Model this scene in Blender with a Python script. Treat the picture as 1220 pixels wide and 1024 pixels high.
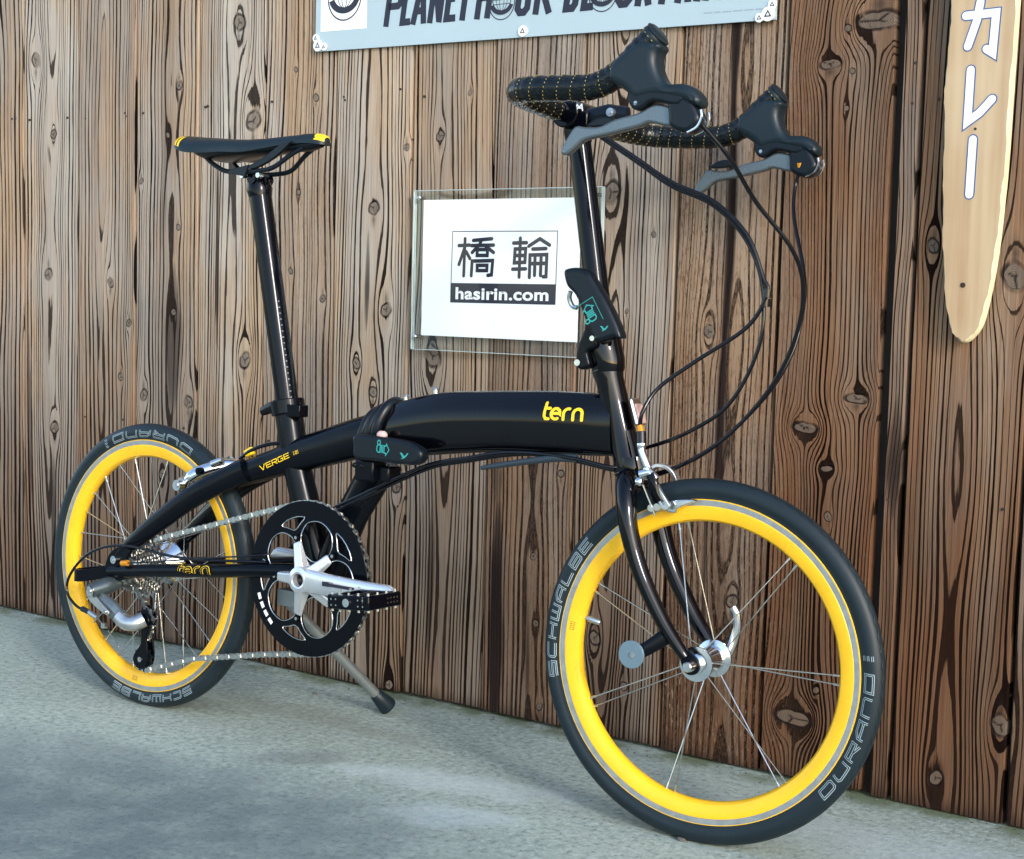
import bpy, math, random
import numpy as np
from mathutils import Matrix, Vector
C = bpy.context
scene = C.scene
for o in list(bpy.data.objects):
    bpy.data.objects.remove(o)
R = math.radians

# ------------------------------------------------------------------ camera, sky, sun, exposure
cam_data = bpy.data.cameras.new('camera')
cam = bpy.data.objects.new('camera', cam_data)
scene.collection.objects.link(cam)
cam_data.sensor_width = 36.0
cam_data.lens = 36.0 * 1839.77 / 1220.0
cam_data.clip_start = 0.05
cam_data.clip_end = 2000
cam.matrix_world = Matrix.Translation((1.85147, -1.68186, 0.67148)) @ Matrix.Rotation(0.60112, 4, 'Z') \
    @ Matrix.Rotation(math.pi / 2 - 0.08682, 4, 'X') @ Matrix.Rotation(0.02618, 4, 'Z')
scene.camera = cam

SUN_EL, SUN_AZ = 23.0, 119.0          # azimuth clockwise from +Y
world = bpy.data.worlds.new('World')
scene.world = world
world.use_nodes = True
wn = world.node_tree.nodes
wl_ = world.node_tree.links
sky = wn.new('ShaderNodeTexSky')
sky.sky_type = 'NISHITA'
sky.sun_disc = False
sky.sun_elevation = R(SUN_EL)
sky.sun_rotation = R(SUN_AZ)
sky.air_density = 1.0
sky.dust_density = 1.2
sky.ozone_density = 1.4
wl_.new(sky.outputs[0], wn['Background'].inputs['Color'])
wn['Background'].inputs['Strength'].default_value = 0.15

sun_data = bpy.data.lights.new('sun', 'SUN')
sun_data.energy = 0.65
sun_data.angle = R(9)
sun_data.color = (1.0, 0.99, 0.975)
sun = bpy.data.objects.new('sun', sun_data)
scene.collection.objects.link(sun)
sd = Vector((math.sin(R(SUN_AZ)) * math.cos(R(SUN_EL)), math.cos(R(SUN_AZ)) * math.cos(R(SUN_EL)), math.sin(R(SUN_EL))))
sun.rotation_euler = sd.to_track_quat('Z', 'Y').to_euler()

scene.view_settings.view_transform = 'Standard'
scene.view_settings.look = 'None'
scene.view_settings.gamma = 1.0
scene.view_settings.use_curve_mapping = False
scene.view_settings.exposure = 1.62

# ------------------------------------------------------------------ object helpers
rng = random.Random(7)


def tag(o, label=None, cat=None, group=None, kind=None):
    if label: o['label'] = label
    if cat: o['category'] = cat
    if group: o['group'] = group
    if kind: o['kind'] = kind
    return o


def empty(name, loc=(0, 0, 0), rot=(0, 0, 0)):
    o = bpy.data.objects.new(name, None)
    o.empty_display_size = 0.1
    scene.collection.objects.link(o)
    o.location = loc
    o.rotation_euler = rot
    return o


def link(name, mesh, parent=None, mw=None):
    o = bpy.data.objects.new(name, mesh)
    scene.collection.objects.link(o)
    if parent: o.parent = parent
    if mw is not None: o.matrix_basis = mw
    return o


def crom(pts, n=8, closed=False):
    P = [np.array(p, float) for p in pts]
    out = []
    m = len(P)
    for i in range(m if closed else m - 1):
        if closed:
            a, b, c, d = P[(i - 1) % m], P[i], P[(i + 1) % m], P[(i + 2) % m]
        else:
            b, c = P[i], P[i + 1]
            a = P[i - 1] if i else 2 * b - c
            d = P[i + 2] if i + 2 < m else 2 * c - b
        for k in range(n):
            t = k / n
            out.append(.5 * ((2 * b) + (c - a) * t + (2 * a - 5 * b + 4 * c - d) * t * t + (3 * b - a - 3 * c + d) * t ** 3))
    if not closed: out.append(P[-1])
    return out


class MB:
    """collects geometry for ONE mesh"""
    def __init__(s):
        s.v = []; s.f = []; s.m = []; s.cur = 0

    def add(s, vs, fs):
        b = len(s.v)
        s.v += [tuple(float(c) for c in v) for v in vs]
        for f in fs:
            s.f.append(tuple(i + b for i in f)); s.m.append(s.cur)

    def mat(s, i):
        s.cur = i
        return s

    def loft(s, rings, closed=True, caps=True):
        n = len(rings[0]); vs = [v for r in rings for v in r]; fs = []
        for i in range(len(rings) - 1):
            for j in range(n if closed else n - 1):
                k = (j + 1) % n
                fs.append((i * n + j, i * n + k, (i + 1) * n + k, (i + 1) * n + j))
        if caps and closed:
            fs.append(tuple(reversed(range(n)))); e = (len(rings) - 1) * n
            fs.append(tuple(range(e, e + n)))
        s.add(vs, fs); return s

    def tube(s, path, r, seg=12, caps=True, closed=False, flat=None):
        P = [np.array(p, float) for p in path]; m = len(P)
        rr = r if hasattr(r, '__len__') else [r] * m
        rings = []
        up = None
        for i in range(m):
            if closed: t = P[(i + 1) % m] - P[i - 1]
            else: t = P[min(i + 1, m - 1)] - P[max(i - 1, 0)]
            t = t / (np.linalg.norm(t) + 1e-12)
            if up is None:
                up = np.array([0, 0, 1.]) if abs(t[2]) < .9 else np.array([1., 0, 0])
            up = up - t * (up @ t); up /= np.linalg.norm(up)
            sd_ = np.cross(t, up)
            a = np.linspace(0, 2 * math.pi, seg, endpoint=False)
            fl = 1 if flat is None else flat
            rings.append([P[i] + rr[i] * (math.cos(x) * up + math.sin(x) * sd_ * fl) for x in a])
        if closed: rings.append(rings[0])
        s.loft(rings, True, caps and not closed); return s

    def cyl(s, a, b, r, seg=20, r2=None):
        return s.tube([a, b], [r, r if r2 is None else r2], seg)

    def box(s, c, size, M=None):
        c = np.array(c, float); h = np.array(size, float) / 2
        vs = []
        for z in (-1, 1):
            for x, y in ((-1, -1), (1, -1), (1, 1), (-1, 1)):
                d = np.array([x, y, z]) * h
                if M is not None: d = np.array(M) @ d
                vs.append(c + d)
        s.add(vs, [(3, 2, 1, 0), (4, 5, 6, 7), (0, 1, 5, 4), (1, 2, 6, 5), (2, 3, 7, 6), (3, 0, 4, 7)]); return s

    def lathe(s, prof, seg=96, mats=None, closed=False):
        """profile of (radius, y) turned about the Y axis"""
        n = len(prof)
        vs = []
        for k in range(seg):
            a = 2 * math.pi * k / seg
            for r, y in prof: vs.append((r * math.cos(a), y, r * math.sin(a)))
        base = len(s.v); s.v += vs
        for k in range(seg):
            k2 = (k + 1) % seg
            for j in range(n if closed else n - 1):
                j2 = (j + 1) % n
                s.f.append((base + k * n + j, base + k * n + j2, base + k2 * n + j2, base + k2 * n + j))
                s.m.append(mats[j] if mats else s.cur)
        return s

    def ball(s, c, r, seg=12, sc=(1, 1, 1)):
        c = np.array(c, float); rings = []
        for i in range(1, seg // 2):
            t = math.pi * i / (seg // 2)
            rings.append([c + r * np.array(sc) * np.array([math.sin(t) * math.cos(a), math.sin(t) * math.sin(a), math.cos(t)])
                          for a in np.linspace(0, 2 * math.pi, seg, endpoint=False)])
        s.loft(rings, True, True); return s

    def plate(s, poly, y0, y1, ax='y'):
        """flat plate: polygon in x,z extruded along y"""
        n = len(poly)
        vs = [(p[0], y0, p[1]) for p in poly] + [(p[0], y1, p[1]) for p in poly]
        fs = [tuple(range(n)), tuple(reversed(range(n, 2 * n)))]
        fs += [((i + 1) % n, i, i + n, (i + 1) % n + n) for i in range(n)]
        s.add(vs, fs); return s

    def mesh(s, name, mats, smooth=True, ang=38):
        me = bpy.data.meshes.new(name)
        me.from_pydata(s.v, [], s.f)
        for m in (mats if isinstance(mats, (list, tuple)) else [mats]): me.materials.append(m)
        me.polygons.foreach_set('material_index', s.m)
        me.update()
        bm_fix(me)
        if smooth:
            me.polygons.foreach_set('use_smooth', [True] * len(me.polygons))
            me.set_sharp_from_angle(angle=R(ang))
        return me

    def build(s, name, mats, parent=None, mw=None, smooth=True, ang=38, bevel=0):
        o = link(name, s.mesh(name, mats, smooth, ang), parent, mw)
        if bevel:
            b = o.modifiers.new('bevel', 'BEVEL'); b.width = bevel; b.segments = 2; b.limit_method = 'ANGLE'; b.angle_limit = R(40)
        return o


import bmesh


def bm_fix(me):
    b = bmesh.new(); b.from_mesh(me)
    bmesh.ops.recalc_face_normals(b, faces=b.faces)
    b.to_mesh(me); b.free()


def curve_mesh(outlines, extrude, bevel, name, res=2):
    """filled 2D outlines (first outer, then holes) -> rounded plate mesh lying in x,z, thickness along y"""
    cu = bpy.data.curves.new(name, 'CURVE'); cu.dimensions = '2D'; cu.fill_mode = 'BOTH'
    cu.extrude = max(extrude - bevel, 0); cu.bevel_depth = bevel; cu.bevel_resolution = res
    cu.offset = -bevel
    for ol in outlines:
        sp = cu.splines.new('POLY'); sp.points.add(len(ol) - 1); sp.use_cyclic_u = True
        for p, q in zip(sp.points, ol): p.co = (q[0], q[1], 0, 1)
    return eval_curve(cu, name)


def eval_curve(cu, name):
    o = bpy.data.objects.new(name, cu); scene.collection.objects.link(o)
    C.view_layer.update()
    dg = C.evaluated_depsgraph_get()
    me = bpy.data.meshes.new_from_object(o.evaluated_get(dg), depsgraph=dg)
    bpy.data.objects.remove(o); bpy.data.curves.remove(cu)
    me.materials.clear()
    return me


def pillow(name, outlines, yc, half, bevel, mat, parent=None, mw=None, ang=45, mirror=1):
    me = curve_mesh(outlines, half, bevel, name, 6 if bevel > .009 else 2)
    # local x,y,z of the curve -> x, -y... : (x, y, z) -> (x, yc - z, y)
    co = np.empty(len(me.vertices) * 3, np.float32); me.vertices.foreach_get('co', co); co = co.reshape(-1, 3)
    out = np.stack([co[:, 0], (yc - co[:, 2]) * mirror, co[:, 1]], 1).astype(np.float32)
    me.vertices.foreach_set('co', out.ravel()); me.materials.append(mat); me.update()
    bm_fix(me)
    me.polygons.foreach_set('use_smooth', [True] * len(me.polygons)); me.set_sharp_from_angle(angle=R(ang))
    return link(name, me, parent, mw)


# ------------------------------------------------------------------ flat print: strokes laid on a surface
def ribbon(path, w, caps=True, closed=False):
    P = [np.array(p[:2], float) for p in path]; m = len(P)
    L, Rr = [], []
    for i in range(m):
        if closed: a, b, c = P[i - 1], P[i], P[(i + 1) % m]
        else: a, b, c = P[max(i - 1, 0)], P[i], P[min(i + 1, m - 1)]
        d1 = b - a; d2 = c - b
        if np.linalg.norm(d1) < 1e-9: d1 = d2
        if np.linalg.norm(d2) < 1e-9: d2 = d1
        d1 = d1 / np.linalg.norm(d1); d2 = d2 / np.linalg.norm(d2)
        n1 = np.array([-d1[1], d1[0]]); n2 = np.array([-d2[1], d2[0]])
        k = n1 + n2
        if np.linalg.norm(k) < .2: k = n1
        k = k / np.linalg.norm(k); sc = min(1 / max(k @ n1, .3), 2.2)
        L.append(b + k * w / 2 * sc); Rr.append(b - k * w / 2 * sc)
    vs = L + Rr; fs = []
    for i in range(m if closed else m - 1):
        j = (i + 1) % m
        fs.append((i, j, m + j, m + i))
    if caps and not closed:
        for e, q in ((0, 1), (m - 1, m - 2)):
            d = P[e] - P[q]; d = d / (np.linalg.norm(d) + 1e-12); a0 = math.atan2(d[1], d[0])
            ring = [P[e] + w / 2 * np.array([math.cos(a0 + t), math.sin(a0 + t)]) for t in np.linspace(-math.pi / 2, math.pi / 2, 7)]
            b = len(vs); vs += ring; fs.append(tuple(range(b, b + 7)))
    return vs, fs


def resample(path, d):
    out = [np.array(path[0], float)]
    for a, b in zip(path[:-1], path[1:]):
        a = np.array(a, float); b = np.array(b, float); n = max(1, int(np.linalg.norm(b - a) / d))
        for k in range(1, n + 1): out.append(a + (b - a) * k / n)
    return out


def ink(mb, paths, w, fn, lift=0.0, caps=True, sub=None):
    """fn(x, y, h) -> point; every stroke lies a hair above the last one"""
    for i, p in enumerate(paths):
        closed = len(p) > 2 and np.allclose(p[0], p[-1])
        q = resample(p, sub) if sub else p
        if closed: q = q[:-1]
        vs, fs = ribbon(q, w, caps, closed)
        h = lift + i * 0.00002
        mb.add([fn(v[0], v[1], h) for v in vs], fs)


def arc(cx, cy, rx, ry, a0, a1, n=10):
    return [(cx + rx * math.cos(R(a)), cy + ry * math.sin(R(a))) for a in np.linspace(a0, a1, n)]


# squared "techno" capitals on a 0..1 x 0..1 cell
FONT = {
    'S': [[(1, .95), (0, .95), (0, .5), (1, .5), (1, .05), (0, .05)]],
    'C': [[(1, .95), (.12, .95), (0, .8), (0, .2), (.12, .05), (1, .05)]],
    'H': [[(0, 1), (0, 0)], [(1, 1), (1, 0)], [(0, .5), (1, .5)]],
    'W': [[(0, 1), (0, .05), (1, .05), (1, 1)], [(.5, .05), (.5, 1)]],
    'A': [[(0, 0), (0, .6), (.35, .95), (1, .95), (1, 0)], [(0, .42), (1, .42)]],
    'L': [[(0, 1), (0, .05), (1, .05)]],
    'B': [[(0, .05), (0, .95), (.9, .95), (1, .85), (1, .15), (.9, .05), (0, .05)], [(0, .5), (1, .5)]],
    'E': [[(1, .95), (0, .95), (0, .05), (1, .05)], [(0, .5), (.9, .5)]],
    'D': [[(0, .05), (0, .95), (.85, .95), (1, .8), (1, .2), (.85, .05), (0, .05)]],
    'U': [[(0, 1), (0, .2), (.15, .05), (1, .05), (1, 1)]],
    'R': [[(0, 0), (0, .95), (1, .95), (1, .45), (0, .45)], [(.45, .45), (1, 0)]],
    'N': [[(0, 0), (0, .95), (.85, .95), (1, .8), (1, 0)]],
    'O': [[(0, .05), (0, .95), (1, .95), (1, .05), (0, .05)]],
    'V': [[(0, 1), (.45, .03), (.55, .03), (1, 1)]],
    'G': [[(1, .95), (.1, .95), (0, .8), (0, .2), (.1, .05), (1, .05), (1, .5), (.55, .5)]],
    '=': [[(0, .95), (.5, .95)], [(0, .5), (.5, .5)], [(0, .05), (.5, .05)]],
}


def word(txt, w, gap, h, italic=0.0):
    """strokes for a word in FONT; returns list of paths and total width"""
    out = []; x = 0
    for ch in txt:
        for p in FONT[ch]:
            out.append([(x + a * w + italic * b * h, b * h) for a, b in p])
        x += w + gap
    return out, x - gap


TERN = [  # rounded lower-case word mark
    [(.10, 1.25), (.10, .25), (.2, .05), (.42, .05)], [(.10, .85), (.46, .85)],
    [(.62, .48), (1.22, .48)] + arc(.92, .45, .32, .40, 0, 300, 14),
    [(1.5, .03), (1.5, .5)] + arc(1.83, .5, .33, .36, 180, 80, 8),
    [(2.2, .03), (2.2, .5)] + arc(2.52, .5, .32, .36, 180, 0, 12) + [(2.84, .03)],
]
BIRD = [(0, .55), (.3, .5), (.42, .38), (.5, .3), (.62, .32), (.8, .55), (1.0, .62), (.78, .28), (.6, .1), (.4, .02), (.2, -.02), (.36, .12), (.2, .3)]
LOCKMARK = [[(.0, .5), (.0, .2), (.12, .1), (.3, .1), (.3, .62), (.12, .62), (.0, .5)], arc(.15, .78, .13, .16, 0, 360, 12),
            [(.42, .12), (.42, .62)], [(.54, .12), (.54, .62)], [(.66, .12), (.66, .62)],
            [(.72, .1), (.84, .1), (.84, -.05), (1.1, .36), (.84, .78), (.84, .62), (.72, .62)]]

# ------------------------------------------------------------------ materials


def newmat(name):
    m = bpy.data.materials.new(name); m.use_nodes = True
    nt = m.node_tree
    return m, nt, nt.nodes, nt.links, nt.nodes['Principled BSDF']


def simple(name, col, rough=.5, metal=0.0, coat=0.0, spec=.5, noise=0.0, nscale=60, bump=0.0, bscale=200, rvar=0.0, stretch=None):
    m, nt, n, l, b = newmat(name)
    b.inputs['Base Color'].default_value = (*col, 1)
    b.inputs['Roughness'].default_value = rough
    b.inputs['Metallic'].default_value = metal
    b.inputs['Coat Weight'].default_value = coat
    b.inputs['Coat Roughness'].default_value = .04
    b.inputs['Specular IOR Level'].default_value = spec
    if noise or bump or rvar:
        tc = n.new('ShaderNodeTexCoord')
        src = tc.outputs['Object']
        if stretch:
            mp = n.new('ShaderNodeMapping'); mp.inputs['Scale'].default_value = stretch
            l.new(src, mp.inputs[0]); src = mp.outputs[0]
    if noise or rvar:
        t = n.new('ShaderNodeTexNoise'); t.inputs['Scale'].default_value = nscale; t.inputs['Detail'].default_value = 5
        l.new(src, t.inputs['Vector'])
    if noise:
        r = n.new('ShaderNodeMapRange'); r.inputs[1].default_value = .3; r.inputs[2].default_value = .7
        r.inputs[3].default_value = 1 - noise; r.inputs[4].default_value = 1 + noise
        l.new(t.outputs[0], r.inputs[0])
        mx = n.new('ShaderNodeVectorMath'); mx.operation = 'SCALE'; mx.inputs[0].default_value = col
        l.new(r.outputs[0], mx.inputs['Scale']); l.new(mx.outputs[0], b.inputs['Base Color'])
    if rvar:
        r2 = n.new('ShaderNodeMapRange'); r2.inputs[1].default_value = .3; r2.inputs[2].default_value = .7
        r2.inputs[3].default_value = max(rough - rvar, .02); r2.inputs[4].default_value = rough + rvar
        l.new(t.outputs[0], r2.inputs[0]); l.new(r2.outputs[0], b.inputs['Roughness'])
    if bump:
        t2 = n.new('ShaderNodeTexNoise'); t2.inputs['Scale'].default_value = bscale; t2.inputs['Detail'].default_value = 4
        l.new(src, t2.inputs['Vector'])
        bp = n.new('ShaderNodeBump'); bp.inputs['Strength'].default_value = bump; bp.inputs['Distance'].default_value = .002
        l.new(t2.outputs[0], bp.inputs['Height']); l.new(bp.outputs[0], b.inputs['Normal'])
    return m


M = {}
M['gloss'] = simple('gloss_black_paint', (.0012, .0012, .0022), .04, coat=.0, spec=.34, rvar=.01, nscale=14)
M['satin'] = simple('satin_black_paint', (.0015, .0025, .0045), .22, spec=.17, rvar=.06, nscale=30)
M['anod'] = simple('black_anodised', (.001, .0016, .0035), .10, spec=.20, rvar=.02, nscale=40)
M['plastic'] = simple('black_plastic', (.003, .006, .010), .32, spec=.28, bump=.06, bscale=500)
M['rubber'] = simple('rubber_hood', (.006, .0135, .019), .40, spec=.32, bump=.05, bscale=900)
M['cable'] = simple('black_cable_housing', (.002, .002, .004), .14, spec=.4)
M['yellow'] = simple('yellow_anodised_rim', (.80, .45, .016), .28, spec=.4, noise=.05, nscale=20, rvar=.05)
M['track'] = simple('machined_brake_track', (.36, .38, .38), .38, metal=.75, noise=.12, nscale=90, rvar=.06)
M['yellowpaint'] = simple('yellow_print', (.80, .52, .01), .45)
M['alu'] = simple('polished_aluminium', (.72, .74, .76), .16, metal=1, noise=.06, nscale=50, rvar=.07)
M['brushed'] = simple('grey_aluminium', (.46, .49, .50), .34, metal=.9, noise=.08, nscale=70, rvar=.06)
M['silver'] = simple('silver_crank', (.70, .71, .73), .27, metal=.75)
M['lever'] = simple('satin_grey_lever', (.125, .155, .17), .26, metal=.6, rvar=.05, nscale=30)
M['steel'] = simple('stainless_steel', (.62, .62, .60), .2, metal=1, rvar=.06, nscale=200)
M['chain'] = simple('oiled_chain_steel', (.55, .55, .53), .28, metal=1, noise=.2, nscale=300)
M['grey_plastic'] = simple('grey_disc', (.10, .16, .20), .35, noise=.05)
M['slate'] = simple('slate_grey_lever', (.022, .034, .045), .3, spec=.35)
M['slategrey'] = simple('dark_grey_alloy', (.055, .075, .085), .28, metal=.5)
M['stand'] = simple('anodised_grey_leg', (.27, .30, .305), .34, metal=.75, noise=.06)
M['stitch'] = simple('pale_yellow_thread', (.27, .21, .05), .6)
M['white'] = simple('white_print', (.78, .79, .79), .5, noise=.03)
M['dimprint'] = simple('pale_grey_print', (.27, .35, .38), .55)
M['teal'] = simple('teal_print', (.02, .27, .25), .5)
M['amber'] = simple('orange_ferrule', (.70, .28, .02), .3, metal=.5)
M['ink'] = simple('navy_black_ink', (.010, .009, .022), .45)
M['blueink'] = simple('blue_outline_ink', (.05, .10, .25), .5)
M['thinink'] = simple('thin_grey_ink', (.12, .14, .17), .5)
M['paper'] = simple('white_paper', (.90, .90, .90), .6, noise=.01, nscale=8)
M['poster'] = simple('pale_blue_poster', (.36, .45, .485), .38, noise=.03, nscale=6)
M['whitetag'] = simple('white_plastic_tag', (.80, .81, .80), .4, noise=.04, nscale=150)
M['pebble'] = simple('stone', (.10, .095, .085), .8, noise=.3, nscale=150)
M['nail'] = simple('rusty_nail', (.035, .025, .02), .6, metal=.4, noise=.4, nscale=400)


def tape_mat():
    m, nt, n, l, b = newmat('black_bar_tape')
    b.inputs['Base Color'].default_value = (.002, .004, .005, 1); b.inputs['Roughness'].default_value = .22; b.inputs['Specular IOR Level'].default_value = .35
    tc = n.new('ShaderNodeTexCoord')
    v = n.new('ShaderNodeTexVoronoi'); v.inputs['Scale'].default_value = 320
    ns = n.new('ShaderNodeTexNoise'); ns.inputs['Scale'].default_value = 110; ns.inputs['Detail'].default_value = 3
    l.new(tc.outputs['Object'], v.inputs['Vector']); l.new(tc.outputs['Object'], ns.inputs['Vector'])
    r = n.new('ShaderNodeMapRange'); r.inputs[1].default_value = .12; r.inputs[2].default_value = .3
    l.new(v.outputs['Distance'], r.inputs[0])
    ad = n.new('ShaderNodeMath'); ad.operation = 'MULTIPLY_ADD'; ad.inputs[1].default_value = 1.6
    l.new(ns.outputs[0], ad.inputs[0]); l.new(r.outputs[0], ad.inputs[2])
    bp = n.new('ShaderNodeBump'); bp.inputs['Strength'].default_value = .55; bp.inputs['Distance'].default_value = .0012
    l.new(ad.outputs[0], bp.inputs['Height']); l.new(bp.outputs[0], b.inputs['Normal'])
    return m


M['tape'] = tape_mat()


def tyre_mat():
    m, nt, n, l, b = newmat('tyre_rubber')
    b.inputs['Roughness'].default_value = .46
    b.inputs['Specular IOR Level'].default_value = .28
    tc = n.new('ShaderNodeTexCoord'); sp = n.new('ShaderNodeSeparateXYZ'); l.new(tc.outputs['Object'], sp.inputs[0])

    def mth(op, a, c=None, d=None):
        q = n.new('ShaderNodeMath'); q.operation = op
        for i, x in enumerate((a, c, d)):
            if x is None: continue
            if isinstance(x, (int, float)): q.inputs[i].default_value = x
            else: l.new(x, q.inputs[i])
        return q.outputs[0]
    ang = mth('ARCTAN2', sp.outputs[2], sp.outputs[0])
    y = mth('ABSOLUTE', sp.outputs[1])
    z = mth('PINGPONG', mth('MULTIPLY', ang, 13.0), .5)              # zig-zag tread sipe
    band = mth('ADD', .0042, mth('MULTIPLY', z, .0056))
    dist = mth('ABSOLUTE', mth('SUBTRACT', y, band))
    sipe = n.new('ShaderNodeMapRange'); sipe.inputs[1].default_value = .0003; sipe.inputs[2].default_value = .0010
    l.new(dist, sipe.inputs[0])
    rad = mth('POWER', mth('ADD', mth('MULTIPLY', sp.outputs[0], sp.outputs[0]), mth('MULTIPLY', sp.outputs[2], sp.outputs[2])), .5)
    onr = n.new('ShaderNodeMapRange'); onr.inputs[1].default_value = .2185; onr.inputs[2].default_value = .2195
    l.new(rad, onr.inputs[0])
    keep = mth('SUBTRACT', 1.0, mth('MULTIPLY', onr.outputs[0], mth('SUBTRACT', 1.0, sipe.outputs[0])))
    ns = n.new('ShaderNodeTexNoise'); ns.inputs['Scale'].default_value = 30; ns.inputs['Detail'].default_value = 6
    l.new(tc.outputs['Object'], ns.inputs['Vector'])
    cr = n.new('ShaderNodeMix'); cr.data_type = 'RGBA'
    cr.inputs[6].default_value = (.005, .011, .015, 1); cr.inputs[7].default_value = (.010, .019, .025, 1)
    l.new(ns.outputs[0], cr.inputs[0])
    mx = n.new('ShaderNodeMix'); mx.data_type = 'RGBA'; mx.inputs[6].default_value = (.004, .005, .006, 1)
    l.new(keep, mx.inputs[0]); l.new(cr.outputs[2], mx.inputs[7]); l.new(mx.outputs[2], b.inputs['Base Color'])
    bp = n.new('ShaderNodeBump'); bp.inputs['Strength'].default_value = .5; bp.inputs['Distance'].default_value = .0008
    l.new(keep, bp.inputs['Height']); l.new(bp.outputs[0], b.inputs['Normal'])
    return m


M['tyre'] = tyre_mat()


def acrylic_mat():
    m, nt, n, l, b = newmat('clear_acrylic')
    out = n['Material Output']
    tr = n.new('ShaderNodeBsdfTransparent'); tr.inputs[0].default_value = (.985, .995, .995, 1)
    gl = n.new('ShaderNodeBsdfGlossy'); gl.inputs['Roughness'].default_value = .05
    fr = n.new('ShaderNodeFresnel'); fr.inputs['IOR'].default_value = 1.49
    geo = n.new('ShaderNodeNewGeometry'); inv_ = n.new('ShaderNodeMath'); inv_.operation = 'SUBTRACT'; inv_.inputs[0].default_value = 1
    l.new(geo.outputs['Backfacing'], inv_.inputs[1])
    mu = n.new('ShaderNodeMath'); mu.operation = 'MULTIPLY'; l.new(fr.outputs[0], mu.inputs[0]); l.new(inv_.outputs[0], mu.inputs[1])
    mx = n.new('ShaderNodeMixShader')
    l.new(mu.outputs[0], mx.inputs[0]); l.new(tr.outputs[0], mx.inputs[1]); l.new(gl.outputs[0], mx.inputs[2])
    l.new(mx.outputs[0], out.inputs['Surface'])
    return m


M['acrylic'] = acrylic_mat()
M['acrylic_edge'] = simple('acrylic_cut_edge', (.45, .55, .55), .15, spec=.8)


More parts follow.
